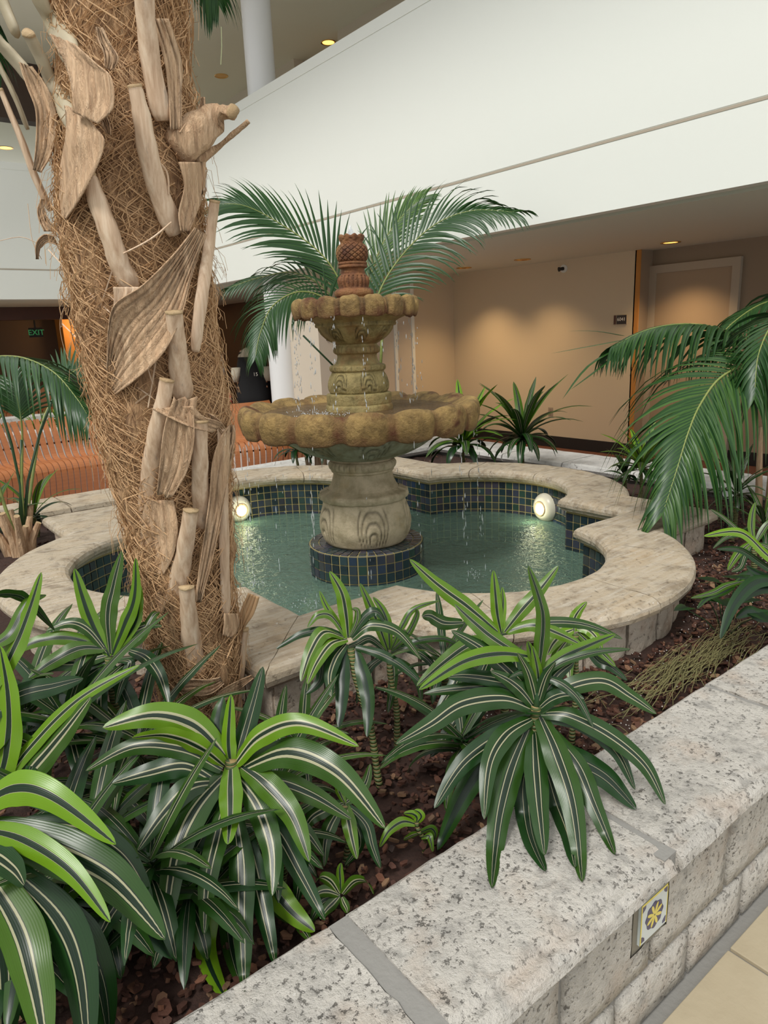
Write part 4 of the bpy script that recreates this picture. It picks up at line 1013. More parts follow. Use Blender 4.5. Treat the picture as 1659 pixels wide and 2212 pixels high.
# hero plant on the right, drooping over the coping
dB = 1.72
cB = at(1157, 1530, dB)
B = plant_root('large glossy striped dracaena drooping over the front planter coping', (cB[0] - 0.01, cB[1] + 0.03, GZ))
cane(B, wl(B), at(1158, 1525, dB), 0.012)
V, F = tube([at(1158, 1535, dB), at(1160, 1490, dB), at(1162, 1442, dB)], [.009, .007, .005], 8); obj('green_stem', V, F, M_STEM, B, smooth=True)
for pix, db, w_, li, wh in [
    ([(1163, 1452), (1170, 1395), (1172, 1320), (1141, 1222)], 0.04, 0.034, .35, .15),
    ([(1155, 1420), (1080, 1412), (1000, 1430), (905, 1490)], 0.10, 0.038, .75, .1),
    ([(1152, 1430), (1075, 1385), (1025, 1345), (982, 1305)], -0.05, 0.036, .45, .25),
    ([(1150, 1500), (1105, 1455), (1040, 1400), (975, 1362)], -0.03, 0.04, .05, .5),
    ([(1168, 1452), (1215, 1420), (1270, 1395), (1330, 1370)], -0.05, 0.032, .6, .1),
    ([(1166, 1465), (1215, 1430), (1290, 1408), (1362, 1402)], 0.02, 0.018, .1, .2),
    ([(1166, 1535), (1215, 1490), (1300, 1470), (1365, 1505), (1418, 1542)], 0.03, 0.042, .1, .6),
    ([(1150, 1530), (1090, 1508), (1000, 1520), (930, 1565), (855, 1607)], 0.12, 0.05, .05, .6),
    ([(1145, 1510), (1080, 1485), (990, 1488), (915, 1498)], -0.02, 0.03, .05, .4),
    ([(1168, 1542), (1230, 1545), (1320, 1590), (1395, 1655), (1437, 1738)], 0.12, 0.042, .05, .5),
    ([(1168, 1552), (1250, 1560), (1330, 1620), (1372, 1706)], 0.05, 0.036, .0, .35),
    ([(1150, 1552), (1095, 1585), (1058, 1650), (1046, 1770)], 0.16, 0.045, .05, .55),
    ([(1142, 1570), (1105, 1660), (1078, 1770), (1062, 1918)], 0.20, 0.056, .1, .3),
    ([(1154, 1580), (1158, 1650), (1165, 1740), (1176, 1848)], 0.22, 0.050, .05, .4),
    ([(1166, 1545), (1200, 1620), (1238, 1740), (1257, 1905)], 0.22, 0.056, .12, .35),
    ([(1185, 1575), (1245, 1650), (1280, 1730), (1328, 1846)], 0.16, 0.046, .08, .35),
    ([(1150, 1620), (1135, 1700), (1145, 1800), (1178, 1882)], 0.13, 0.048, .0, .2),
    ([(1180, 1650), (1205, 1730), (1230, 1800), (1242, 1874)], 0.10, 0.045, .0, .4),
    ([(1145, 1560), (1080, 1590), (1000, 1650), (938, 1746)], 0.10, 0.046, .0, .45),
    ([(1175, 1600), (1240, 1640), (1310, 1680), (1374, 1748)], 0.05, 0.058, .0, .15),
    ([(1130, 1600), (1050, 1650), (1000, 1720), (945, 1836)], 0.03, 0.052, .05, .0),
    ([(1170, 1462), (1210, 1475), (1250, 1510), (1282, 1572)], 0.06, 0.022, .0, .3),
    ([(1150, 1490), (1080, 1470), (1010, 1460), (965, 1462)], 0.0, 0.034, .0, .4),
    ([(1155, 1465), (1130, 1452), (1100, 1464)], 0.03, 0.014, .0, .3),
    ([(1160, 1470), (1150, 1420), (1140, 1385)], 0.02, 0.02, .5, .1),
    ([(1172, 1500), (1205, 1455), (1240, 1430)], -0.03, 0.03, .0, .5),
    ([(1158, 1525), (1152, 1490), (1140, 1450), (1118, 1410)], 0.03, 0.026, .1, .6),
    ([(1160, 1528), (1168, 1495), (1180, 1460), (1200, 1430)], 0.03, 0.026, .0, .6),
    ([(1156, 1530), (1130, 1495), (1100, 1470), (1060, 1450)], 0.04, 0.034, .05, .5),
    ([(1160, 1535), (1190, 1510), (1225, 1500), (1262, 1510)], 0.04, 0.032, .0, .5),
    ([(1160, 1500), (1163, 1465), (1158, 1430), (1150, 1395)], 0.02, 0.022, .6, .2)]:
    hero_leaf(B, pix, dB, db, w_ * 1.18, li, wh, ruffle=0.045, ph=pix[0][0])
# front plant
dA = 1.50
cA = at(500, 1665, dA)
A = plant_root('big striped dracaena at front centre whose lowest leaves reach the coping', (cA[0] - 0.02, cA[1] + 0.05, GZ))
cane(A, wl(A), at(500, 1640, dA), 0.012)
for pix, db, w_, li, wh in [
    ([(499, 1655), (493, 1600), (499, 1500)], 0.0, 0.030, .95, .1),
    ([(508, 1650), (535, 1560), (568, 1440)], -0.05, 0.040, .0, .25),
    ([(488, 1645), (468, 1570), (482, 1505)], -0.04, 0.034, .1, .0),
    ([(485, 1632), (420, 1568), (330, 1545), (222, 1572)], 0.05, 0.058, .7, .9),
    ([(485, 1655), (430, 1615), (360, 1590), (285, 1594)], 0.10, 0.046, 1.0, .8),
    ([(480, 1662), (400, 1620), (290, 1612), (185, 1665)], 0.02, 0.04, .1, .6),
    ([(508, 1650), (560, 1590), (650, 1562), (775, 1612)], 0.06, 0.044, .8, .9),
    ([(520, 1662), (620, 1625), (730, 1670), (832, 1790)], 0.12, 0.060, .15, .85),
    ([(498, 1650), (497, 1700), (497, 1760), (492, 1824)], 0.12, 0.046, .7, .3),
    ([(522, 1655), (570, 1690), (630, 1760), (668, 1862)], 0.12, 0.05, .35, .35),
    ([(512, 1680), (555, 1740), (585, 1830), (588, 1935)], 0.14, 0.048, .1, .8),
    ([(540, 1730), (600, 1800), (650, 1890), (702, 1988)], 0.10, 0.04, .0, .4),
    ([(488, 1672), (420, 1750), (375, 1860), (352, 2035)], 0.16, 0.058, .1, .7),
    ([(490, 1720), (470, 1800), (448, 1900), (441, 2018)], 0.18, 0.042, .1, .6),
    ([(508, 1760), (520, 1860), (522, 1980), (528, 2142)], 0.18, 0.05, .05, .5),
    ([(530, 1790), (550, 1880), (570, 1970), (594, 2082)], 0.14, 0.042, .0, .6),
    ([(478, 1690), (410, 1700), (350, 1760), (296, 1838)], 0.10, 0.045, .05, .7),
    ([(470, 1690), (400, 1655), (320, 1670), (242, 1692)], 0.04, 0.046, .0, .7),
    ([(480, 1700), (400, 1790), (330, 1800), (280, 1900)], -0.04, 0.046, .0, .5),
    ([(475, 1850), (450, 1960), (445, 2060), (489, 2160)], 0.10, 0.045, .9, .0),
    ([(500, 1850), (495, 1950), (500, 2040), (522, 2130)], 0.05, 0.045, .1, .2),
    ([(550, 1850), (590, 1920), (630, 1970), (680, 2012)], 0.06, 0.048, .85, .1),
    ([(560, 1900), (600, 1960), (640, 1990), (672, 2034)], 0.02, 0.03, .2, .5),
    ([(530, 1740), (600, 1800), (650, 1790), (700, 1850)], -0.05, 0.04, .1, .5),
    ([(520, 1690), (600, 1690), (680, 1720), (760, 1770)], -0.04, 0.045, .2, .4),
    ([(470, 1750), (410, 1850), (390, 1950), (385, 2060)], 0.02, 0.045, .0, .2),
    ([(540, 1700), (610, 1740), (650, 1840), (640, 1960)], -0.02, 0.045, .0, .5)]:
    hero_leaf(A, pix, dA, db, w_ * 1.15, li, wh, ruffle=0.045, ph=pix[0][1])
# big leaves at the left edge
dC = 1.22
C_ = plant_root('huge close dracaena leaves entering at the bottom left edge', (*at(-90, 1900, 1.4)[:2], GZ))
for pix, db, w_, li, wh in [
    ([(-60, 1760), (20, 1705), (110, 1720), (250, 1824)], 0.05, 0.062, 1.0, .1),
    ([(-60, 1790), (40, 1810), (150, 1880), (238, 1992)], 0.10, 0.046, .9, .1),
    ([(-20, 1790), (100, 1830), (240, 1900), (356, 2030)], 0.05, 0.085, .1, .55),
    ([(-60, 1850), (30, 1990), (70, 2120), (100, 2280)], 0.12, 0.082, .3, .6),
    ([(20, 1880), (120, 1980), (170, 2100), (190, 2290)], 0.06, 0.075, .0, .4),
    ([(-70, 1820), (-10, 1850), (30, 1880), (52, 1912)], 0.10, 0.05, .0, .7),
    ([(0, 1800), (140, 1790), (260, 1850), (330, 1960)], -0.06, 0.06, .0, .4),
    ([(60, 1930), (160, 2010), (215, 2120), (235, 2240)], -0.04, 0.07, .0, .1),
    ([(-40, 1900), (0, 2040), (10, 2160), (0, 2300)], 0.0, 0.07, .0, .3)]:
    hero_leaf(C_, pix, dC, db, w_, li, wh, ruffle=0.015, ph=pix[0][1])
dK = 1.5
K_ = plant_root('dracaena with tall lime edged leaves at the left edge above the huge ones', (*at(-60, 1750, 1.6)[:2], GZ))
for pix, db, w_, li, wh in [
    ([(-20, 1490), (20, 1420), (55, 1340), (89, 1236)], -0.05, 0.048, .75, .15),
    ([(-30, 1760), (10, 1640), (18, 1520), (0, 1395)], 0.0, 0.06, 1.0, .1),
    ([(-10, 1720), (60, 1620), (170, 1510), (302, 1436)], -0.04, 0.036, .8, .4),
    ([(10, 1730), (70, 1660), (130, 1590), (197, 1505)], -0.02, 0.06, .2, .8),
    ([(-30, 1400), (20, 1370), (60, 1300), (100, 1285)], -0.08, 0.035, .4, .1),
    ([(-30, 1290), (20, 1285), (60, 1300), (118, 1362)], -0.1, 0.034, .1, .1),
    ([(-20, 1550), (40, 1500), (120, 1480), (180, 1465)], -0.08, 0.05, .0, .2),
    ([(-20, 1640), (40, 1600), (90, 1640), (100, 1700)], -0.06, 0.045, .2, .5),
    ([(-40, 1700), (30, 1700), (60, 1690), (90, 1670)], 0.02, 0.02, .6, .3)]:
    hero_leaf(K_, pix, dK, db, w_, li, wh, ruffle=0.045, ph=pix[0][1])
# plant left of the trunk
dD = 1.92
Dp = plant_root('dracaena with three upright leaves in front of the left pool lobe', (*at(238, 1500, 1.98)[:2], GZ))
cane(Dp, wl(Dp), at(237, 1420, dD), 0.012)
for pix, db, w_, li, wh in [
    ([(236, 1418), (200, 1350), (178, 1290), (161, 1228)], 0.0, 0.044, .75, .0),
    ([(238, 1412), (232, 1330), (243, 1270), (263, 1190)], -0.02, 0.054, .25, .3),
    ([(242, 1415), (268, 1350), (290, 1290), (293, 1205)], 0.0, 0.044, .7, .0),
    ([(250, 1410), (290, 1350), (300, 1300), (302, 1262)], -0.04, 0.03, .7, .0),
    ([(232, 1410), (190, 1360), (150, 1345), (100, 1362)], 0.02, 0.036, .1, .7),
    ([(228, 1400), (150, 1378), (80, 1385), (5, 1420)], 0.04, 0.04, .5, .1),
    ([(232, 1415), (170, 1430), (100, 1440), (25, 1505)], 0.06, 0.045, .1, .6),
    ([(225, 1400), (170, 1400), (110, 1430), (62, 1465)], 0.08, 0.05, .3, .2),
    ([(245, 1415), (280, 1370), (320, 1350), (350, 1352)], -0.05, 0.034, .1, .7),
    ([(248, 1412), (300, 1380), (330, 1330), (345, 1322)], -0.06, 0.03, .2, .5),
    ([(280, 1405), (315, 1420), (345, 1460), (366, 1528)], 0.12, 0.042, .0, .6),
    ([(245, 1430), (280, 1430), (260, 1480), (250, 1520)], 0.05, 0.03, .0, .5),
    ([(235, 1440), (215, 1500), (215, 1560), (208, 1620)], 0.10, 0.045, .0, .5),
    ([(238, 1440), (270, 1500), (290, 1560), (300, 1640)], 0.06, 0.055, .0, .1),
    ([(228, 1430), (160, 1480), (110, 1540), (60, 1580)], 0.06, 0.05, .0, .2),
    ([(228, 1440), (170, 1520), (120, 1600), (100, 1680)], 0.05, 0.05, .1, .1)]:
    hero_leaf(Dp, pix, dD, db, w_, li, wh, ruffle=0.045, ph=pix[0][1])
# plant before the pool corner with ringed cane
dE = 1.98
E_ = plant_root('dracaena on a ringed green cane before the near corner of the pool rim', (*at(822, 1690, 1.94)[:2], GZ))
cane(E_, wl(E_), at(757, 1400, dE), 0.010)
for pix, db, w_, li, wh in [
    ([(752, 1378), (748, 1330), (738, 1280), (712, 1234)], 0.02, 0.044, .8, .35),
    ([(750, 1378), (725, 1340), (705, 1310), (690, 1276)], 0.0, 0.022, .8, .2),
    ([(745, 1370), (715, 1330), (685, 1330), (664, 1356)], 0.02, 0.026, .5, .3),
    ([(745, 1375), (700, 1362), (650, 1370), (596, 1402)], 0.02, 0.026, .0, .1),
    ([(742, 1376), (700, 1365), (670, 1410), (650, 1472)], 0.10, 0.046, .5, .8),
    ([(750, 1380), (715, 1390), (685, 1430), (664, 1478)], 0.12, 0.040, .6, .9),
    ([(748, 1390), (725, 1420), (712, 1460), (716, 1505)], 0.10, 0.040, .0, .8),
    ([(746, 1400), (740, 1450), (738, 1510), (732, 1572)], 0.10, 0.044, .0, .0),
    ([(768, 1405), (785, 1460), (795, 1520), (793, 1592)], 0.13, 0.046, .05, .0),
    ([(760, 1380), (800, 1350), (860, 1365), (910, 1425)], 0.02, 0.036, .1, .7),
    ([(758, 1375), (790, 1330), (815, 1322), (838, 1352)], 0.0, 0.030, .0, .1),
    ([(768, 1398), (820, 1412), (870, 1440), (924, 1488)], 0.05, 0.030, .0, .2),
    ([(745, 1385), (700, 1420), (690, 1470), (660, 1500)], 0.02, 0.034, .0, .1),
    ([(755, 1375), (770, 1345), (772, 1320), (760, 1315)], 0.0, 0.02, .3, .5)]:
    hero_leaf(E_, pix, dE, db, w_, li, wh, ruffle=0.045, ph=pix[0][1])
dE2 = 2.12
E2 = plant_root('smaller dracaena standing just right of the ringed cane plant', (*at(858, 1600, 2.06)[:2], GZ))
cane(E2, wl(E2), at(840, 1410, dE2), 0.009)
for pix, db, w_, li, wh in [
    ([(838, 1405), (818, 1350), (800, 1310), (778, 1260)], 0.0, 0.036, .6, .2),
    ([(842, 1400), (838, 1350), (825, 1315), (806, 1290)], -0.02, 0.03, .6, .1),
    ([(845, 1405), (870, 1350), (895, 1315), (950, 1297)], -0.02, 0.022, .5, .1),
    ([(846, 1405), (880, 1370), (900, 1330), (898, 1315)], 0.0, 0.022, .3, .2),
    ([(838, 1410), (800, 1380), (770, 1392), (745, 1400)], 0.03, 0.026, .0, .5),
    ([(845, 1412), (880, 1400), (930, 1430), (955, 1490)], 0.04, 0.028, .0, .3),
    ([(842, 1415), (850, 1450), (845, 1500), (838, 1540)], 0.05, 0.03, .1, .4),
    ([(836, 1415), (800, 1440), (780, 1480), (770, 1520)], 0.02, 0.028, .0, .5),
    ([(845, 1410), (900, 1385), (960, 1380), (1000, 1400)], 0.0, 0.022, .1, .1),
    ([(845, 1420), (880, 1440), (905, 1480), (910, 1520)], 0.03, 0.026, .1, .3)]:
    hero_leaf(E2, pix, dE2, db, w_, li, wh, ruffle=0.045, ph=pix[0][1])
# light crown behind the hero plant
dH = 2.0
H_ = plant_root('lime edged dracaena crown rising behind the large drooping one', (*at(1085, 1520, 1.98)[:2], GZ))
cane(H_, wl(H_), at(1083, 1380, dH), 0.011)
for pix, db, w_, li, wh in [
    ([(1075, 1365), (1010, 1310), (945, 1262), (885, 1208)], 0.04, 0.050, .7, .45),
    ([(1083, 1368), (1075, 1330), (1070, 1280), (1066, 1232)], 0.0, 0.036, .8, .2),
    ([(1086, 1368), (1085, 1330), (1087, 1300), (1085, 1268)], -0.02, 0.024, .9, .1),
    ([(1090, 1365), (1125, 1320), (1165, 1275), (1206, 1222)], 0.0, 0.044, .6, .4),
    ([(1000, 1345), (960, 1345), (930, 1330), (912, 1332)], 0.06, 0.044, .1, .4),
    ([(1095, 1365), (1150, 1350), (1210, 1370), (1260, 1395)], 0.05, 0.04, .6, .4),
    ([(1095, 1362), (1170, 1345), (1260, 1348), (1345, 1380)], 0.04, 0.034, .1, .4),
    ([(1080, 1385), (1020, 1390), (960, 1430), (900, 1482)], 0.08, 0.05, .4, .3),
    ([(1070, 1385), (1000, 1440), (980, 1480), (940, 1540)], 0.06, 0.045, .0, .5),
    ([(1090, 1385), (1110, 1430), (1115, 1480), (1120, 1540)], 0.06, 0.045, .0, .6),
    ([(1065, 1400), (1020, 1500), (970, 1580), (930, 1635)], 0.04, 0.05, .0, .4)]:
    hero_leaf(H_, pix, dH, db, w_, li, wh, ruffle=0.045, ph=pix[0][1])
dI = 2.1
I_ = plant_root('young bright dracaena with broad white stripes right of the lime crown', (*at(1240, 1460, 2.06)[:2], GZ))
cane(I_, wl(I_), at(1243, 1370, dI), 0.009)
for pix, db, w_, li, wh in [
    ([(1240, 1365), (1240, 1340), (1250, 1320), (1268, 1300)], 0.0, 0.034, .9, .9),
    ([(1238, 1360), (1215, 1370), (1195, 1390), (1182, 1415)], 0.04, 0.042, .9, 1.0),
    ([(1246, 1358), (1270, 1360), (1290, 1380), (1300, 1408)], 0.04, 0.034, .9, 1.0),
    ([(1242, 1368), (1235, 1400), (1230, 1440), (1232, 1470)], 0.05, 0.034, .5, 1.0),
    ([(1248, 1366), (1275, 1390), (1300, 1410), (1330, 1440)], 0.05, 0.034, .5, .5),
    ([(1250, 1372), (1290, 1425), (1320, 1440), (1355, 1470)], 0.04, 0.034, .0, .1),
    ([(1236, 1370), (1205, 1410), (1195, 1440), (1190, 1470)], 0.04, 0.03, .5, 1.0)]:
    hero_leaf(I_, pix, dI, db, w_, li, wh, ruffle=0.045, ph=pix[0][1])
# small ones near the coping
dF = 1.62
F_ = plant_root('small dracaena hanging beside the tip of the front plant', (*at(745, 1860, 1.66)[:2], GZ))
cane(F_, wl(F_), at(745, 1740, dF), 0.008)
for pix, db, w_, li, wh in [
    ([(745, 1738), (752, 1770), (760, 1810), (771, 1856)], 0.05, 0.036, .5, .7),
    ([(740, 1740), (715, 1780), (702, 1820), (700, 1872)], 0.04, 0.036, .1, .7),
    ([(752, 1742), (790, 1780), (805, 1830), (822, 1876)], 0.03, 0.03, .0, .4),
    ([(742, 1735), (700, 1750), (670, 1770), (650, 1810)], 0.02, 0.036, .1, .8),
    ([(745, 1735), (735, 1715), (730, 1700), (728, 1690)], 0.0, 0.02, .7, .4),
    ([(745, 1735), (770, 1715), (790, 1690), (800, 1650)], -0.03, 0.03, .2, .6),
    ([(748, 1745), (770, 1790), (775, 1830), (745, 1870)], 0.0, 0.03, .0, .5)]:
    hero_leaf(F_, pix, dF, db, w_, li, wh, ruffle=0.045, ph=pix[0][1])
dG = 1.50
G_ = plant_root('tiny white striped dracaena touching the inner edge of the front coping', (*at(735, 1975, 1.53)[:2], GZ))
for pix, db, w_, li, wh in [
    ([(736, 1930), (735, 1905), (734, 1880), (737, 1864)], 0.0, 0.018, .7, .2),
    ([(732, 1930), (715, 1905), (695, 1895), (682, 1905)], 0.02, 0.030, .3, 1.0),
    ([(732, 1933), (710, 1925), (690, 1928), (672, 1945)], 0.02, 0.026, .3, 1.0),
    ([(740, 1932), (765, 1905), (790, 1905), (806, 1932)], 0.03, 0.030, .3, 1.0),
    ([(733, 1936), (720, 1950), (705, 1965), (692, 1985)], 0.03, 0.026, .2, 1.0),
    ([(738, 1938), (742, 1950), (748, 1962), (750, 1972)], 0.03, 0.020, .2, 1.0),
    ([(735, 1935), (700, 1945), (685, 1965), (672, 1990)], 0.01, 0.03, .1, .3)]:
    hero_leaf(G_, pix, dG, db, w_, li, wh)
dS = 1.68
S_ = plant_root('lime green sprout beside the coping left of the drooping plant', (*at(918, 1835, 1.70)[:2], GZ))
cane(S_, wl(S_), at(900, 1775, dS), 0.005)
for pix, db, w_, li, wh in [
    ([(898, 1780), (870, 1775), (840, 1795), (820, 1830)], 0.03, 0.026, 1.0, .2),
    ([(900, 1775), (900, 1765), (890, 1758), (872, 1757)], 0.0, 0.022, 1.0, .1),
    ([(900, 1778), (910, 1765), (905, 1755), (895, 1750)], 0.0, 0.02, 1.0, .1),
    ([(905, 1800), (890, 1805), (880, 1810), (872, 1812)], 0.03, 0.02, .5, .9),
    ([(910, 1810), (925, 1805), (930, 1815), (935, 1840)], 0.02, 0.018, .6, .2),
    ([(905, 1800), (930, 1790), (940, 1800), (938, 1815)], -0.01, 0.02, .3, .1)]:
    hero_leaf(S_, pix, dS, db, w_, li, wh)
# right edge plants
dR = 3.05
R_ = plant_root('dracaena with one broad upright leaf under the right palm', (*at(1625, 1270, 3.1)[:2], GZ))
cane(R_, wl(R_), at(1628, 1170, dR), 0.012)
for pix, db, w_, li, wh in [
    ([(1628, 1165), (1624, 1140), (1626, 1110), (1632, 1085)], 0.0, 0.036, .6, .3),
    ([(1622, 1170), (1590, 1140), (1560, 1115), (1535, 1100)], 0.05, 0.028, .1, .6),
    ([(1634, 1170), (1645, 1150), (1660, 1130), (1690, 1110)], 0.0, 0.03, .3, .4),
    ([(1622, 1172), (1600, 1190), (1585, 1210), (1572, 1232)], 0.08, 0.036, .5, .5),
    ([(1625, 1175), (1610, 1200), (1600, 1225), (1580, 1235)], 0.08, 0.03, .0, .6),
    ([(1632, 1175), (1655, 1180), (1680, 1200), (1700, 1240)], 0.05, 0.036, .1, .5),
    ([(1620, 1170), (1600, 1155), (1570, 1160), (1540, 1185)], 0.05, 0.026, .1, .4)]:
    hero_leaf(R_, pix, dR, db, w_, li, wh)
dR2 = 2.5
R2 = plant_root('broad leaved plant reaching in from the right edge over dark mulch', (*at(1720, 1370, 2.55)[:2], GZ))
for pix, db, w_, li, wh in [
    ([(1720, 1250), (1659, 1200), (1600, 1150), (1520, 1158)], 0.1, 0.05, 1.0, .4),
    ([(1720, 1270), (1650, 1220), (1600, 1188), (1548, 1186)], 0.05, 0.036, .0, .1),
    ([(1720, 1260), (1640, 1255), (1590, 1300), (1556, 1380)], 0.12, 0.06, .0, .0),
    ([(1720, 1290), (1650, 1270), (1590, 1300), (1560, 1350)], 0.02, 0.05, .0, .0),
    ([(1720, 1240), (1670, 1250), (1640, 1240), (1612, 1222)], 0.0, 0.05, .0, .0),
    ([(1610, 1255), (1570, 1265), (1540, 1280), (1492, 1292)], 0.06, 0.03, .3, .3),
    ([(1600, 1250), (1570, 1275), (1530, 1290), (1506, 1315)], 0.06, 0.03, .1, .0),
    ([(1720, 1330), (1650, 1330), (1620, 1320), (1590, 1335)], 0.0, 0.06, .0, .0)]:
    hero_leaf(R2, pix, dR2, db, w_ * 0.85, li, wh)
# heart shaped broad leaves low on the mulch
Hh = thing('arrowhead_plant', 'low dark green arrowhead leaves on the mulch at right', 'plant', (*at(1570, 1310, 2.75)[:2], GZ))
def heart(par, px, py, d, s_, az, ti):
    c = at(px, py, d); u = np.array([math.cos(az), math.sin(az), ti]); v_ = np.array([-math.sin(az), math.cos(az), 0.0])
    pts = [(-.15, 0), (-.45, .35), (-.3, .55), (0.1, .5), (.6, .28), (1.1, 0), (.6, -.28), (.1, -.5), (-.3, -.55), (-.45, -.35)]
    V = [c + np.array([0, 0, .01])] + [c + s_ * (u * a + v_ * b) + np.array([0, 0, 0.12 * s_ * abs(b) * 2]) for a, b in pts]
    U = [(0.5, 0)] + [(0.5 + b * 0.9, 0.5) for a, b in pts]
    o = obj('leaf', V, [(0, 1 + i, 1 + (i + 1) % 10) for i in range(10)], M_LEAF, par, smooth=True, uv=U); o.color = (0, 0, 0, 1)
    V, F = tube([c, c * 0.5 + np.array([c[0], c[1], GZ * 2]) * 0.5 / 1, np.array([wl(par)[0], wl(par)[1], GZ])] if False else [c, (c + wl(par)) / 2 + np.array([0, 0, .02]), wl(par)], 0.002, 5); obj('leaf_stalk', V, F, M_STEM, par)
for px, py, d, s_, az, ti in [(1545, 1258, 2.72, .075, 2.6, .3), (1590, 1250, 2.7, .08, 1.2, -.2), (1560, 1300, 2.66, .075, 3.9, .1), (1530, 1295, 2.7, .07, 4.5, .1), (1600, 1300, 2.68, .07, 5.2, .2), (1480, 1315, 2.66, .06, 3.0, .1), (1620, 1250, 2.8, .08, .3, .2), (1640, 1330, 2.5, .08, 4.2, .0)]:
    heart(Hh, px, py, d, s_, az, ti)
# fillers: full rosettes standing in the bed
FILL = [
    ('low dark dracaena under the plant left of the trunk', (150, 1590), 1.80, 20, .40, .046, 0.05, .3),
    ('dark leafy dracaena between the left edge plants and the trunk', (60, 1560), 1.95, 18, .42, .05, 0.1, .2),
    ('dracaena filling the shade below the fibrous palm trunk', (300, 1640), 1.85, 20, .36, .042, 0.0, .6),
    ('dim dracaena in the lower left corner behind the huge leaves', (200, 1850), 1.50, 18, .34, .044, 0.1, .3),
    ('dracaena drooping at the lower left below the front plant', (330, 1900), 1.42, 18, .32, .042, 0.05, .4),
    ('dark dracaena in the deep shade at the bottom left', (120, 2010), 1.45, 14, .34, .05, 0.0, .15),
    ('dracaena in the shade right behind the front plant', (600, 1760), 1.75, 18, .32, .04, 0.1, .6),
    ('dark dracaena low between the ringed cane and the drooping plant', (1000, 1640), 1.92, 16, .34, .045, 0.0, .3),
    ('small dracaena behind the drooping plant near the pool wall', (960, 1450), 2.15, 16, .26, .03, 0.05, .3),
    ('low dracaena left of the ringed cane on the mulch', (660, 1680), 1.95, 12, .26, .032, 0.1, .6),
    ('dark dracaena hidden under the big front plant near the coping corner', (420, 2010), 1.44, 18, .30, .042, 0.0, .3),
    ('deep shade dracaena left of the front plant tips at the bottom', (250, 2100), 1.42, 18, .32, .046, 0.05, .1),
    ('dim dracaena crowded at the bottom left corner', (60, 2160), 1.36, 16, .34, .05, 0.1, .2),
    ('shaded dracaena between the front plant and the tiny white striped one', (600, 1900), 1.60, 14, .28, .036, 0.0, .5),
    ('dark dracaena behind the lime leaf left of the front plant', (250, 1740), 1.66, 18, .34, .044, 0.0, .4)]
for k, (lab, pc, d, n, L, W_, li, wh) in enumerate(FILL):
    c = at(*pc, d); c[2] = max(c[2], GZ + 0.12)
    dracaena(lab, c, (c[0] + .02, c[1] + .02), n, L * (.72 if k > 9 else 1), W_, 100 + k, li, wh, lo=-1.3, hi=0.35 if k > 9 else 0.9, droop=0.9)
# plants behind the pool
def rear(label, pc, d, n, L, W_, seed, li, wh, **k):
    c = at(*pc, d); dracaena(label, c, (c[0], c[1], GZ - 0.0), n, L, W_, seed, li, wh, **k)
rear('dracaena with lime centre leaf behind the pool just right of the lower bowl', (1000, 965), 5.75, 30, .60, .085, 1, .75, .0)
rear('taller dark dracaena behind the pool below the wall outlet', (1128, 950), 5.75, 34, .60, .07, 2, .15, .3)
rear('small dracaena tuft behind the pool left of the fountain stem', (640, 975), 6.0, 24, .40, .05, 3, .2, .1)
rear('second small dracaena tuft behind the pool nearest the fountain stem', (700, 975), 6.05, 24, .40, .05, 4, .1, .1)
rear('small lime edged dracaena beyond the far right pool corner', (1385, 1015), 4.75, 24, .36, .05, 5, .8, .2)
rear('dark rosette under the small lime edged dracaena', (1350, 1035), 4.85, 12, .24, .045, 6, .0, .0)
rear('dracaena at the foot of the left small palm', (75, 1120), 4.7, 14, .42, .045, 7, .4, .1)
rear('dracaena at the left edge beyond the pool lobe', (-15, 1150), 4.4, 14, .40, .05, 8, .3, .1)
rear('dark dracaena beside the garden spotlight at right', (1590, 1075), 3.9, 16, .30, .035, 9, .0, .5)
rear('dark dracaena at the right edge behind the palm stems', (1650, 1150), 3.7, 14, .30, .035, 10, .1, .4)
# garden spotlight
P = at(1573, 1066, 4.1)
s = thing('garden_spotlight', 'small black garden spotlight behind the right palm fronds', 'lamp', (P[0], P[1], GZ))
V, F = tube([(P[0], P[1], GZ), (P[0], P[1], P[2] - 0.02)], 0.008, 8); obj('stake', V, F, M_DARK, s)
dd_ = nrm(np.array([-P[0], -P[1], 1.2])); V, F = tube([P - dd_ * 0.05, P + dd_ * 0.03], [0.028, 0.036], 20, cap=True); obj('can', V, F, M_DARK, s, smooth=False)
V, F = tube([P + dd_ * 0.03, P + dd_ * 0.034], 0.031, 20); obj('glass', V, F, M_COLUMN, s)

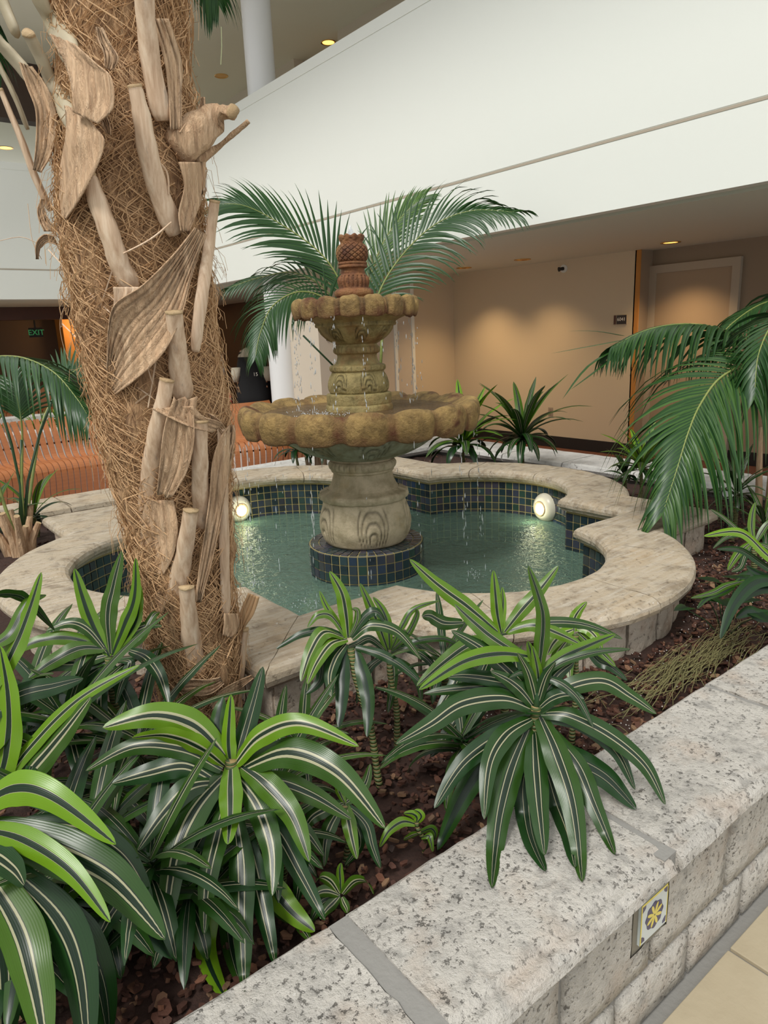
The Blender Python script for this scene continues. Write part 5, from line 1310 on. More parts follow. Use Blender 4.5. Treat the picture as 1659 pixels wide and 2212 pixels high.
# ------------------------------------------------------------------ feather palms
def leaflet_geo(p, d0, T, L, W_, droop, N=7):
    P = [p]; d = nrm(d0)
    for i in range(N):
        d = nrm(d + np.array([0, 0, -droop * (i + 1) / N / N * 2])); P.append(P[-1] + d * L / N)
    V = []; F = []; U = []
    for i, q in enumerate(P):
        t = i / N; Tn = nrm(P[min(i + 1, N)] - P[max(i - 1, 0)]); s_ = T - Tn * np.dot(T, Tn); s_ = nrm(s_); Nn = np.cross(Tn, s_)
        w_ = W_ * min(1, .45 + 3 * t) * max(0.03, 1 - t ** 2.0) ** 0.9
        V += [q - s_ * w_ / 2, q + Nn * w_ * 0.18, q + s_ * w_ / 2]; U += [(0.1, t), (0.5, t), (0.9, t)]
    for i in range(N):
        for k in range(2): a = 3 * i + k; F.append((a, a + 1, a + 4, a + 3))
    return V, F, U
def frond(par, pts, n, Lmax, W_, droop, start=0.18, N0=None, name='frond', rr=(0.011, 0.002), seed=0, ang=0.75, lift=0.25, tint=0.0, sides=(1, -1)):
    r_ = random.Random(seed); P = [np.array(p) for p in smoothprof([tuple(p) for p in pts], 8)]; m_ = len(P)
    V, F = tube(P, [rr[0] + (rr[1] - rr[0]) * i / (m_ - 1) for i in range(m_)], 7)
    fo_ = obj(name, V, F, M_RACHIS, par, smooth=True)
    for k in range(n):
        t = start + (1 - start) * (k + 0.5) / n; f = t * (m_ - 1); i = min(int(f), m_ - 2); p = P[i] + (P[i + 1] - P[i]) * (f - i)
        T = nrm(P[min(i + 2, m_ - 1)] - P[max(i - 1, 0)])
        nn = np.array(N0 if N0 is not None else (0, 0, 1.0)); nn = nrm(nn - T * np.dot(nn, T)); S = np.cross(T, nn)
        tt = (t - start) / (1 - start); L = Lmax * (0.55 + 0.45 * math.sin(PI * min(1, tt * 1.15 + .1))) * (1 - 0.35 * tt ** 4) * r_.uniform(.9, 1.05)
        a = ang * (1.15 - 0.6 * tt) + r_.uniform(-.05, .05)
        for sd in sides:
            d0 = T * math.cos(a) + S * sd * math.sin(a) + nn * lift * r_.uniform(.6, 1.3)
            V, F, U = leaflet_geo(p, d0, T, L, W_ * r_.uniform(.85, 1.1), droop * r_.uniform(.8, 1.25))
            o = obj('leaflet', V, F, M_FROND, fo_, smooth=True, uv=U); o.color = (max(0, tint + r_.uniform(-.1, .12)), 0, 0, 1)
    return fo_
def px3(l): return [at(x, y, d) for x, y, d in l]
# right palm
base = np.array([4.45, 1.85, GZ])
rp = thing('feather_palm', 'arching feather palm whose big frond droops over the right pool rim', 'palm', tuple(base))
for k, (ax, ay, hh) in enumerate([(0, 0, .75), (.05, .04, .7), (-.05, .05, .6), (.08, -.04, .8), (-.03, -.06, .5)]):
    V, F = tube([base + [ax, ay, -.01], base + [ax * 1.3, ay * 1.3, hh * .5], base + [ax * 1.7, ay * 1.5, hh]], [0.026, 0.02, 0.014], 8)
    obj('stem', V, F, M_SHEATH if k < 3 else M_BOOT, rp, smooth=True)
frond(rp, px3([(1655, 1100, 4.3), (1700, 850, 4.2), (1665, 780, 4.0), (1617, 786, 3.9), (1555, 817, 3.8), (1512, 875, 3.7), (1486, 936, 3.62), (1460, 1020, 3.55), (1432, 1106, 3.5)]), 46, .74, .034, 1.5, .30, seed=1, lift=.06, tint=.12, ang=.8, N0=nrm(-VIEW + np.array([0, 0, 1.0])))
frond(rp, px3([(1660, 1090, 4.4), (1700, 850, 4.4), (1650, 760, 4.3), (1560, 712, 4.2), (1480, 700, 4.1), (1400, 712, 4.0), (1330, 745, 3.9)]), 40, .62, .030, 2.4, .30, seed=2, lift=.05, tint=.03, ang=.7)
frond(rp, px3([(1665, 1090, 4.5), (1740, 760, 4.6), (1720, 650, 4.6), (1650, 655, 4.6), (1580, 700, 4.5), (1530, 760, 4.4)]), 34, .42, .028, 1.6, .3, seed=3, lift=.1)
frond(rp, px3([(1670, 1090, 4.3), (1760, 800, 4.1), (1740, 700, 4.0), (1680, 690, 3.9), (1640, 760, 3.75), (1630, 850, 3.7)]), 26, .55, .036, 1.8, .3, seed=4, lift=.05)
for q in ([(1340, 735, 3.95), (1270, 748, 3.85), (1188, 764, 3.75)], [(1350, 725, 3.95), (1290, 715, 3.9), (1225, 705 + 10, 3.85)], [(1345, 745, 3.95), (1270, 790, 3.85), (1215, 862, 3.8)], [(1350, 745, 3.95), (1300, 790, 3.9), (1232, 842, 3.8)]):
    P3 = px3(q); V, F, U = leaf_geo(P3, .028, sidevec(P3), prof='strap', N=8); o = obj('leaflet', V, F, M_FROND, rp, smooth=True, uv=U); o.color = (.1, 0, 0, 1)
# palm behind the fountain
base = np.array([3.25, 5.12, GZ])
mp = thing('feather_palm', 'feather palm fanning out directly behind the top of the fountain', 'palm', tuple(base))
for k, (ax, ay) in enumerate([(0, 0), (.05, .02), (-.05, .03), (.02, -.05)]):
    V, F = tube([base + [ax, ay, -.01], base + [ax * 1.5, ay * 1.5, .25], base + [ax * 2, ay * 2, .5]], [0.03, 0.022, 0.014], 8); obj('stem', V, F, M_BOOT, mp, smooth=True)
frond(mp, px3([(740, 850, 5.9), (748, 720, 5.9), (738, 620, 5.85), (690, 545, 5.8), (600, 480, 5.75), (530, 445, 5.7), (478, 440, 5.7)]), 34, .62, .03, .5, .28, N0=nrm(-VIEW + [0, 0, .5]), seed=5, lift=.05, ang=.62)
frond(mp, px3([(800, 850, 5.9), (800, 720, 5.9), (820, 630, 5.85), (870, 550, 5.8), (940, 485, 5.7), (1020, 455, 5.6), (1110, 458, 5.5)]), 36, .60, .032, .9, .26, N0=nrm(-VIEW + [0, 0, .6]), seed=6, lift=.05, ang=.75)
frond(mp, px3([(730, 850, 5.8), (730, 740, 5.75), (710, 655, 5.65), (650, 630, 5.5), (590, 660, 5.4), (562, 720, 5.3), (552, 770, 5.25)]), 34, .50, .028, 1.4, .3, N0=nrm(-VIEW + [0, 0, .8]), seed=7, lift=.02, ang=.85)
frond(mp, px3([(780, 850, 6.0), (785, 700, 6.05), (800, 600, 6.1), (830, 520, 6.15), (875, 460, 6.2), (910, 430, 6.2)]), 26, .52, .03, .4, .25, N0=nrm(-VIEW + [0, 0, .3]), seed=8, lift=.05, ang=.5, tint=.4)
frond(mp, px3([(735, 850, 5.95), (742, 740, 6.0), (715, 640, 6.1), (640, 590, 6.15), (560, 600, 6.2), (500, 620, 6.2)]), 24, .45, .024, 1.0, .3, N0=nrm(-VIEW + [0, 0, .8]), seed=9, lift=.05, ang=.7)
V, F = tube(px3([(822, 790, 5.8), (826, 720, 5.8), (838, 640, 5.85), (852, 590, 5.9)]), 0.012, 8); obj('petiole', V, F, M_RACHIS, mp, smooth=True)
V, F = tube(px3([(720, 790, 5.7), (690, 760, 5.6), (655, 725, 5.5)]), 0.008, 8); obj('petiole', V, F, M_STEM, mp, smooth=True)
# left palm
base = at(48, 1195, 4.35); base[2] = GZ
lp = thing('feather_palm', 'small palm with cut stubs and dark stalks beside the left pool lobe', 'palm', tuple(base))
top = at(48, 1120, 4.35)
for k in range(11):
    a = 2 * PI * k / 11; q = 0.045 + 0.03 * (k % 3); o_ = np.array([math.cos(a) * q, math.sin(a) * q, 0]); hh = rnd.uniform(.18, .30)
    V, F = tube([base + o_ * .6 + [0, 0, -.01], base + o_ + [0, 0, hh * .5], base + o_ * 1.7 + [0, 0, hh]], [0.034, 0.024, 0.017], 8, True)
    mi = [0] * (len(F) - 1) + [1]; obj('stub', V, F, None, lp, smooth=False, mats=[M_SHEATH, M_CUT], midx=mi)
for q in ([(50, 1140, 4.35), (44, 1050, 4.3), (25, 960, 4.25), (-5, 860, 4.15)], [(52, 1140, 4.35), (60, 1040, 4.35), (85, 940, 4.4), (118, 850, 4.45), (150, 790, 4.5)], [(44, 1140, 4.35), (46, 1020, 4.3), (46, 950, 4.25)]):
    V, F = tube(px3(q), [0.013] + [0.008] * (len(q) - 1), 8); obj('leaf_stalk', V, F, M_STEM, lp, smooth=True)
frond(lp, px3([(30, 1150, 4.3), (0, 1060, 4.25), (-40, 900, 4.15), (-40, 790, 4.05), (30, 770, 3.95), (110, 800, 3.85), (165, 860, 3.8), (190, 900, 3.75)]), 30, .52, .028, 2.2, .42, seed=11, lift=.05, sides=(1, -1), tint=0)
frond(lp, px3([(50, 1140, 4.35), (47, 1040, 4.3), (48, 940, 4.25), (42, 880, 4.2), (30, 830, 4.2)]), 16, .36, .02, .7, .62, N0=nrm(-VIEW), seed=12, lift=.02, ang=.8)
frond(lp, px3([(55, 1140, 4.4), (85, 940, 4.5), (115, 860, 4.6), (150, 810, 4.7), (185, 790, 4.75)]), 18, .36, .022, .6, .5, N0=nrm(-VIEW), seed=13, lift=.02, ang=.7)

# ------------------------------------------------------------------ the fibrous palm trunk
TX, TY = 0.775, 2.0
HW = [(0, 262, 140), (150, 268, 132), (300, 280, 150), (430, 282, 152), (500, 290, 155), (600, 305, 150), (700, 318, 145), (800, 335, 140), (900, 355, 140), (1000, 368, 128), (1100, 382, 112), (1200, 394, 104), (1300, 404, 98), (1400, 425, 92), (1500, 432, 80), (1600, 440, 72)]
def trunk_xw(y):
    ys = [h[0] for h in HW]; return np.interp(y, ys, [h[1] for h in HW]), np.interp(y, ys, [h[2] for h in HW])
def trunk_c(z):       # centre and radius at height z
    x, y, d = topx((TX, TY, z))
    for _ in range(3): xc, hw = trunk_xw(y)
    c = at(xc, y, d); rad = hw * d / FPX; return np.array([c[0], c[1], z]), rad
tr = thing('fibrous_palm', 'thick brown fibrous palm trunk with cut leaf bases rising at left', 'palm', (TX - 0.02, TY, GZ))
V = []; F = []; n = 96; zs = np.linspace(GZ - 0.015, 2.95, 190)
for z in zs:
    c, rad = trunk_c(z)
    for k in range(n):
        a = 2 * PI * k / n; q = np.array([math.cos(a), math.sin(a)])
        dsp = 0.016 * nz((q[0] * 2.2, q[1] * 2.2, z * 3.5), 1) + 0.012 * nz((q[0] * 6, q[1] * 6, z * 9), 1) + 0.006 * nz((q[0] * 22, q[1] * 22, z * 26), 1)
        ridge = 0.012 * max(0, math.sin(a * 3 + z * 9)) ** 2 + 0.010 * max(0, math.sin(-a * 4 + z * 11 + 2)) ** 2
        r_ = rad * 0.93 + dsp + ridge - 0.008; V.append((c[0] + q[0] * r_, c[1] + q[1] * r_, z))
for j in range(len(zs) - 1):
    for k in range(n): a = j * n + k; b = j * n + (k + 1) % n; F.append((a, b, b + n, a + n))
F.append(tuple((len(zs) - 1) * n + k for k in range(n)))
obj('trunk', V, F, M_FIBRE, tr, smooth=True)
# strands of coir over the trunk
G = Geo()
def on_trunk(a, z, lift): 
    c, rad = trunk_c(z); q = rad * 0.95 + lift; return np.array([c[0] + q * math.cos(a), c[1] + q * math.sin(a), z])
A0 = math.atan2(-TY, -TX)
for k in range(6500):
    a = A0 + rnd.uniform(-1.9, 1.9); z = GZ + 0.03 + (2.35) * rnd.random(); L = rnd.uniform(.03, .16); sl = rnd.choice([1, -1]) * rnd.uniform(.25, 1.6); cv = rnd.uniform(-6, 6)
    lift = rnd.uniform(-0.004, 0.012) + (0.01 if rnd.random() < .15 else 0); p = []
    for t in (0, .33, .67, 1):
        zz = z + L * (t - .5) * math.sin(1.1); aa = a + (L * (t - .5) * sl + cv * L * (t - .5) ** 2 * .5) / .2
        p.append(on_trunk(aa, max(zz, GZ + .01), lift + (0.012 * math.sin(PI * t) if k % 4 == 0 else 0)))
    V, F = tube(p, rnd.uniform(.0006, .0016), 3, False); G.add(V, F)
for k in range(420):      # loose hairs standing off the outline
    a = A0 + rnd.choice([-1, 1]) * rnd.uniform(1.2, 1.9); z = rnd.uniform(.5, 2.6); p = []; L = rnd.uniform(.03, .12); cu_ = rnd.uniform(-1, 1)
    for t in (0, .33, .67, 1): p.append(on_trunk(a + 0.3 * cu_ * t * t, z - L * t * rnd.uniform(.4, 1), .005 + L * .7 * t * (1.2 - t * .6)))
    V, F = tube(p, .0006, 3, False); G.add(V, F)
G.build('coir_strands', M_STRAND, tr, kind='stuff')
def tsurf(x, y, lift=0.0):
    # depth of the trunk surface under a photo point
    _, _, d0 = topx((TX, TY, 1.0)); 
    dd = 2.14
    for _ in range(4):
        P = at(x, y, dd); dd += (TX - P[0]) * VIEW[0] + (TY - P[1]) * VIEW[1] if False else 0
    xc, hw = trunk_xw(y); s_ = max(-1.0, min(1.0, (x - xc) / hw)); 
    # depth of the axis for this image row
    h = ray_h(y, xc)
    rad = hw * h / FPX
    return h - (rad * 0.93 * math.sqrt(max(0, 1 - s_ * s_)) + lift)
def ray_h(y, xc):
    d1 = at(xc, y, 1.0) - CAMP; k = math.hypot(TX, TY) / math.hypot(d1[0], d1[1]); return k
def boot(pts, wd, name='leaf_base', mat=None, thick=0.35, cut=True, lift=(0.012, 0.045), label=None, flare=1.0):
    # pts: photo points from the free (cut) end down to the root; wd: width in pixels at each point
    n = len(pts); C = []; W_ = []
    for i, (x, y) in enumerate(pts):
        t = i / (n - 1); lf = lift[1] * (1 - t) + (lift[0] - 0.035) * t ** 2.2; d = tsurf(x, y, lf); C.append(tuple(at(x, y, d)) + (wd[i] * d / FPX,))
    S = smoothprof(C, 6); V = []; F = []; m_ = 14; q = len(S)
    for i in range(q):
        p = np.array(S[i][:3]); w_ = S[i][3]; te = i / (q - 1)
        if te > 0.85: w_ = w_ * (1 - 0.3 * ((te - 0.85) / 0.15) ** 2)
        T = nrm(np.array(S[min(i + 1, q - 1)][:3]) - np.array(S[max(i - 1, 0)][:3]))
        c, rad = trunk_c(min(2.9, max(GZ, p[2]))); out = p - c; out[2] = 0; out = nrm(nrm(out) - VIEW * .35); out = nrm(out - T * np.dot(out, T)); sd = np.cross(T, out)
        for k in range(m_):
            a = 2 * PI * k / m_; ca, sa = math.cos(a), math.sin(a)
            hgt = thick * sa if sa > 0 else 0.16 * sa
            hgt += 0.035 * math.cos(5 * a + i * .05) if sa > 0 else 0
            V.append(p + sd * ca * w_ * .5 * (1 + .04 * math.sin(i * 1.3)) + out * hgt * w_)
    for i in range(q - 1):
        for k in range(m_): a = i * m_ + k; b = i * m_ + (k + 1) % m_; F.append((a, a + m_, b + m_, b))
    # cut end: a slightly flared rim and cap
    k0 = len(V); c0 = np.array(S[0][:3]); T0 = nrm(c0 - np.array(S[1][:3]))
    for k in range(m_): V.append(c0 + (np.array(V[k]) - c0) * 1.07 * flare + T0 * 0.002)
    for k in range(m_): b = (k + 1) % m_; F.append((k, b, k0 + b, k0 + k))
    k1 = len(V)
    for k in range(m_): V.append(c0 + (np.array(V[k]) - c0) * 1.05 * flare + T0 * 0.007)
    for k in range(m_): b = (k + 1) % m_; F.append((k0 + k, k0 + b, k1 + b, k1 + k))
    mi = [0] * (len(F) - m_ * 2) + [1] * (m_ * 2); F.append(tuple(k1 + k for k in range(m_))); mi.append(1)
    F.append(tuple((q - 1) * m_ + k for k in range(m_ - 1, -1, -1))); mi.append(0)
    V = roughen(V, .0012, 60)
    return obj(name, V, F, None, tr, smooth=False if False else True, mats=[mat or M_BOOT, M_CUT if cut else (mat or M_BOOT)], midx=mi, label=label)
PALE = 'pale smooth grey petiole'
boot([(311, -60), (312, 0), (326, 135), (352, 262)], [40, 42, 44, 46], cut=False, lift=(.02, .05))
boot([(292, 190), (306, 250), (320, 330), (345, 420), (380, 505)], [30, 38, 44, 46, 50], lift=(.014, .06))
boot([(66, 74), (95, 130), (125, 195), (165, 275)], [42, 46, 50, 52], mat=M_BOOTP, lift=(.085, .12), label='greenish tan cut petiole')
boot([(60, -60), (88, 0), (122, 60), (158, 122)], [64, 66, 64, 58], mat=M_BOOTP, cut=False, thick=.22, lift=(.10, .11), label=PALE)
boot([(-60, 10), (-10, 80), (30, 125), (72, 175)], [48, 50, 48, 44], mat=M_BOOTP, cut=False, thick=.22, lift=(.08, .07), label=PALE)
boot([(-5, -60), (10, 0), (40, 75)], [40, 42, 38], mat=M_BOOTP, cut=False, lift=(.08, .06))
boot([(6, 200), (50, 304), (78, 380), (112, 455)], [20, 28, 30, 30], lift=(.005, .02))
boot([(-40, 60), (0, 140), (35, 210), (62, 280)], [20, 22, 22, 20], cut=False, mat=M_BOOTP, lift=(.0, .0))
boot([(192, 385), (212, 440), (238, 510), (262, 580), (290, 622)], [34, 42, 44, 46, 52], lift=(.012, .06))
boot([(462, 438), (452, 520), (440, 610), (428, 700), (422, 760)], [28, 30, 30, 28, 24], lift=(.015, .03))
boot([(376, 677), (382, 740), (388, 800), (396, 860)], [36, 40, 46, 50], lift=(.02, .06))
boot([(360, 824), (350, 880), (336, 945), (322, 1040), (320, 1130), (330, 1180)], [30, 34, 38, 42, 48, 40], lift=(.015, .055))
boot([(433, 912), (432, 1000), (434, 1070), (440, 1140)], [32, 36, 40, 44], lift=(.015, .05))
boot([(412, 1104), (402, 1170), (388, 1240), (370, 1325)], [32, 36, 44, 54], lift=(.02, .06))
boot([(403, 1270), (408, 1330), (415, 1390), (427, 1462)], [32, 36, 44, 50], lift=(.02, .06))
boot([(478, 930), (482, 1060), (484, 1200), (488, 1340)], [20, 24, 26, 24], cut=False, lift=(.01, .015))
boot([(336, 1370), (346, 1420), (360, 1480), (375, 1540)], [20, 24, 30, 34], lift=(.005, .02))
boot([(530, 1362), (524, 1410), (519, 1470), (512, 1560)], [18, 20, 20, 18], lift=(.0, .0))
boot([(502, 246), (462, 258), (420, 290), (375, 325)], [42, 62, 80, 80], mat=M_SHEATH, lift=(.0, .05), thick=.4, label='stubby broken brown leaf base jutting to the right')
boot([(533, 265), (500, 292), (460, 325), (425, 350)], [12, 15, 18, 24], mat=M_SHEATH, cut=False, lift=(.0, .02))
def sheet(pts, name='leaf_sheath', lift=0.03, pleat=0.004, mat=None, label=None, curl=0.2, nw=10, tear=0.0):
    # pts: (x, y, width_px, angle of the width direction in degrees on the photo)
    C = []
    for i, (x, y, w_, an) in enumerate(pts):
        C.append((x, y, w_, math.radians(an)))
    S = smoothprof(C, 6); q = len(S); V = []; F = []
    for i in range(q):
        x, y, w_, an = S[i]
        for k in range(nw + 1):
            u = k / nw - .5; xx = x + math.cos(an) * u * w_; yy = y + math.sin(an) * u * w_
            if i in (0, q - 1) and tear: yy += tear * ((k * 7919) % 5 - 2)
            lf = lift + pleat * math.sin(k * 2.4 + i * .12) + curl * w_ / 1000 * (abs(u) * 2) ** 2 + 0.006 * nz((xx * .02, yy * .02, 3), 1)
            V.append(at(xx, yy, tsurf(xx, yy, lf)))
    for i in range(q - 1):
        for k in range(nw): a = i * (nw + 1) + k; F.append((a, a + 1, a + nw + 2, a + nw + 1))
    o = obj(name, V, F, mat or M_SHEATH, tr, smooth=True, label=label); so = o.modifiers.new('thickness', 'SOLIDIFY'); so.thickness = 0.003; return o
sheet([(432, 500, 30, 30), (395, 570, 60, 42), (350, 650, 110, 40), (300, 710, 150, 45), (262, 770, 120, 60), (240, 825, 60, 70)], lift=.035, pleat=.0045, nw=26, label='wide pleated tan sheath sweeping down to the left')
sheet([(160, 235, 40, 20), (175, 265, 64, 15), (185, 300, 84, 10), (170, 360, 75, 15), (145, 430, 50, 20), (135, 470, 20, 20)], lift=.085)
sheet([(135, 85, 60, 20), (165, 120, 90, 20), (190, 150, 110, 20), (200, 210, 100, 25), (185, 255, 60, 25)], lift=.115)
sheet([(55, 140, 30, 20), (70, 165, 50, 20), (85, 200, 56, 20), (100, 250, 50, 20), (95, 320, 40, 20), (80, 370, 20, 20)], lift=.085)
sheet([(215, 60, 12, 10), (225, 90, 30, 15), (240, 120, 36, 20), (235, 150, 20, 20)], lift=.05)
sheet([(200, 190, 10, 0), (210, 225, 22, 10), (225, 260, 26, 20), (235, 290, 12, 20)], lift=.05)
sheet([(275, 620, 60, 0), (268, 650, 44, 5), (262, 690, 40, 5)], lift=.03, mat=M_BOOT)
sheet([(400, 860, 50, 0), (390, 900, 60, 0), (385, 950, 70, 5), (375, 1010, 62, 10), (355, 1070, 36, 20)], lift=.05, pleat=.006, tear=2)
sheet([(345, 1080, 60, 0), (345, 1140, 80, 0), (340, 1200, 70, 0), (335, 1240, 40, 0)], lift=.03, label='large smooth tan sheath plate')
sheet([(500, 918, 10, 0), (492, 945, 34, 0), (478, 1000, 40, 5), (468, 1080, 34, 5), (455, 1160, 30, 5), (440, 1240, 24, 8), (428, 1300, 10, 10)], lift=.03, pleat=.006)
sheet([(372, 880, 90, -5), (410, 905, 70, -5), (470, 925, 30, -40)], lift=.05, name='leaf_sheath')
sheet([(455, 900, 20, 60), (480, 930, 50, 70), (498, 960, 40, 80)], lift=.03)
sheet([(352, 1290, 30, 60), (340, 1310, 50, 70), (325, 1330, 44, 80), (318, 1360, 30, 80)], lift=.03)
sheet([(380, 1492, 10, 80), (410, 1486, 34, 80), (450, 1484, 30, 75), (480, 1470, 14, 60)], lift=.05, pleat=.008, label='frilled dry sheath scrap near the ground')
sheet([(455, 1530, 10, 60), (480, 1505, 24, 50), (515, 1480, 16, 50), (545, 1462, 6, 50)], lift=.04)
sheet([(548, 1285, 24, 20), (535, 1320, 30, 20), (522, 1355, 14, 20), (515, 1390, 8, 10)], lift=.0, pleat=.006, mat=M_STRAND, label='brown feathery dry leaf tip sticking up')
sheet([(498, 1325, 30, 0), (500, 1350, 34, 10), (490, 1375, 20, 20)], lift=.03)
sheet([(92, 430, 6, 0), (88, 450, 16, 0), (95, 475, 24, 0), (110, 500, 30, 0)], lift=.01)
sheet([(80, 560, 6, 0), (84, 530, 12, 40), (100, 515, 16, 60), (120, 520, 20, 60)], lift=.01)
sheet([(438, 210, 6, 0), (434, 235, 16, 5), (420, 262, 30, 10), (405, 290, 40, 10)], lift=.0)
sheet([(345, 40, 34, 0), (372, 130, 36, 0), (378, 200, 30, 0), (380, 280, 26, 0)], lift=.0)
sheet([(415, 350, 60, 0), (420, 400, 46, 0), (405, 460, 40, 0), (400, 500, 20, 0)], lift=.02)
G = Geo()       # long loose blades lying across the mat
for pts in ([(195, 600), (280, 690), (330, 830)], [(135, 700), (220, 780), (330, 860)], [(345, 700), (335, 790), (320, 880)], [(250, 910), (290, 980), (330, 1050)], [(105, 540), (200, 640), (300, 730)], [(370, 480), (320, 520), (240, 560)], [(160, 620), (190, 740), (240, 800)], [(250, 560), (210, 680), (180, 740)], [(230, 930), (270, 890), (320, 850)], [(330, 340), (360, 370), (365, 420)]):
    P3 = [at(x, y, tsurf(x, y, .022)) for x, y in pts]; V, F = tube(smoothprof([tuple(p) for p in P3], 5), .0022, 4, False); G.add(V, F)
for pts in ([(0, 520), (45, 512), (80, 525)], [(150, 640), (130, 690), (135, 740), (150, 780)], [(60, 440), (70, 520), (90, 560)]):
    P3 = [at(x, y, ray_h(y, trunk_xw(y)[0])) for x, y in pts]; V, F = tube(smoothprof([tuple(p) for p in P3], 5), .0009, 4, False); G.add(V, F)
G.build('loose_blades', M_BOOT, tr, kind='stuff')
# its own fronds hang in from above
c_, _ = trunk_c(2.9); c_ = c_ + np.array([0, 0, .1])
frond(tr, [c_, at(330, -260, 2.2), at(400, -180, 2.3), at(450, -70, 2.4), at(470, 0, 2.45)], 16, .22, .016, 1.5, .55, seed=21, name='green_frond', lift=.02)
frond(tr, [c_, at(60, -220, 2.5), at(-60, -60, 2.9), at(-30, 60, 3.1), at(0, 150, 3.2)], 16, .26, .018, 1.6, .5, seed=22, name='green_frond', lift=.02)
V, F = tube([at(478, 58, 2.45), at(479, 100, 2.45), at(477, 140, 2.45)], .0012, 4); obj('leaf_thread', V, F, M_RACHIS, tr)

# ------------------------------------------------------------------ slatted bench
be = thing('slatted_bench', 'serpentine orange wooden slat bench behind the left side of the pool', 'bench', (2.6, 7.9, 0.0))
prof = smoothprof([(-.44, .86), (-.36, .70), (-.30, .55), (-.25, .465), (-.17, .432), (-.05, .44), (.05, .448), (.12, .43), (.155, .38), (.15, .28), (.12, .14), (.10, 0.0)], 3)
def slat_mesh(w_, t_):
    V = []; F = []; n = len(prof)
    for i, (a, z) in enumerate(prof):
        p = prof[min(i + 1, n - 1)]; q = prof[max(i - 1, 0)]; T = nrm([p[0] - q[0], p[1] - q[1]]); N_ = (-T[1], T[0])
        for sx, sn in ((-1, -1), (1, -1), (1, 1), (-1, 1)): V.append((sx * w_ / 2, a + N_[0] * sn * t_ / 2, z + N_[1] * sn * t_ / 2))
    for i in range(n - 1):
        for k in range(4): a = i * 4 + k; b = i * 4 + (k + 1) % 4; F.append((a, b, b + 4, a + 4))
    F.append((3, 2, 1, 0)); F.append(tuple((n - 1) * 4 + k for k in range(4)))
    me = D2.meshes.new('slat'); me.from_pydata(V, [], F); me.materials.append(M_BENCH); return me
SL = slat_mesh(.054, .028)
def bench_pts():
    out = []; R1 = 2.6; c1 = (2.05, 5.25); s_ = 0
    for a in np.arange(115, 60, -0.066 / R1 * 57.3): out.append((c1[0] + R1 * math.cos(math.radians(a)), c1[1] + R1 * math.sin(math.radians(a)), -math.cos(math.radians(a)), -math.sin(math.radians(a))))
    R2 = 1.3; c2 = (c1[0] + (R1 + R2) * math.cos(math.radians(60)), c1[1] + (R1 + R2) * math.sin(math.radians(60)))
    for a in np.arange(240, 292, .066 / R2 * 57.3): out.append((c2[0] + R2 * math.cos(math.radians(a)), c2[1] + R2 * math.sin(math.radians(a)), math.cos(math.radians(a)), math.sin(math.radians(a))))
    return out
BP = bench_pts()
def build_bench(root, ox, oy):
    rodp = []; rodq = []
    for (x, y, fx, fy) in BP:
        M_ = Matrix([[-fy, fx, 0, x + ox], [fx, fy, 0, y + oy], [0, 0, 1, 0.012], [0, 0, 0, 1]])
        inst(SL, 'slat', M_, root); rodp.append(M_ @ Vector((0, -.345, .60))); rodq.append(M_ @ Vector((0, .10, .36)))
    for r_ in (rodp, rodq):
        V, F = tube([tuple(p) for p in r_], .011, 6); obj('support_rod', V, F, M_DARK, root, smooth=True)
build_bench(be, 0, 0)
be2 = thing('slatted_bench', 'second orange slat bench far in the lobby at the left edge', 'bench', (1.2, 15.6, 0.0))
build_bench(be2, -0.6, 7.4)
# far planter with hedge
fp = thing('stone_planter', 'far white stone planter seen between the bench slats', 'planter', (1.6, 11.8, 0))
Geo().box(-2, 4.1, 10.55, 10.7, 0, 0.42).box(3.95, 4.1, 10.7, 13.6, 0, .42).box(-2, 4.1, 13.3, 13.45, 0, .42).build('wall', M_REAR, fp)
for k in range(8): Geo().box(-2 + k * .76, -2 + k * .76 + .75, 10.5, 10.95, .42, .5).build('coping_slab', M_REAR, fp); Geo().box(-2 + k * .76, -2 + k * .76 + .75, 13.15, 13.6, .42, .5).build('coping_slab', M_REAR, fp)
for k in range(3): Geo().box(3.6, 4.15, 10.96 + k * .73, 11.68 + k * .73, .42, .5).build('coping_slab', M_REAR, fp)
r2 = random.Random(5)
HL = ['leftmost', 'second', 'third', 'fourth', 'fifth', 'sixth', 'seventh', 'eighth', 'rightmost']
for k in range(9):
    x = -0.2 + k * .44; y = 11.6 + .5 * (k % 3)
    h = thing('hedge_plant', '%s low bushy plant in the far white planter, counted from the left' % HL[k], 'plant', (x, y, .4), 'plants in the far planter')
    G = Geo()
    for q in range(46):
        az = r2.uniform(0, 6.28); e = r2.uniform(.1, 1.3); L = r2.uniform(.2, .42); d = np.array([math.cos(az) * math.cos(e), math.sin(az) * math.cos(e), math.sin(e)])
        p0 = np.array([x, y, .4]) + d * .04; V, F, U = leaf_geo([p0, p0 + d * L * .5, p0 + d * L + [0, 0, -.08]], .05, np.cross(d, [0.1, 0, 1.0]), N=6); G.add(V, F, U)
    o = G.build('foliage', M_LEAF, h, smooth=True, kind='stuff')

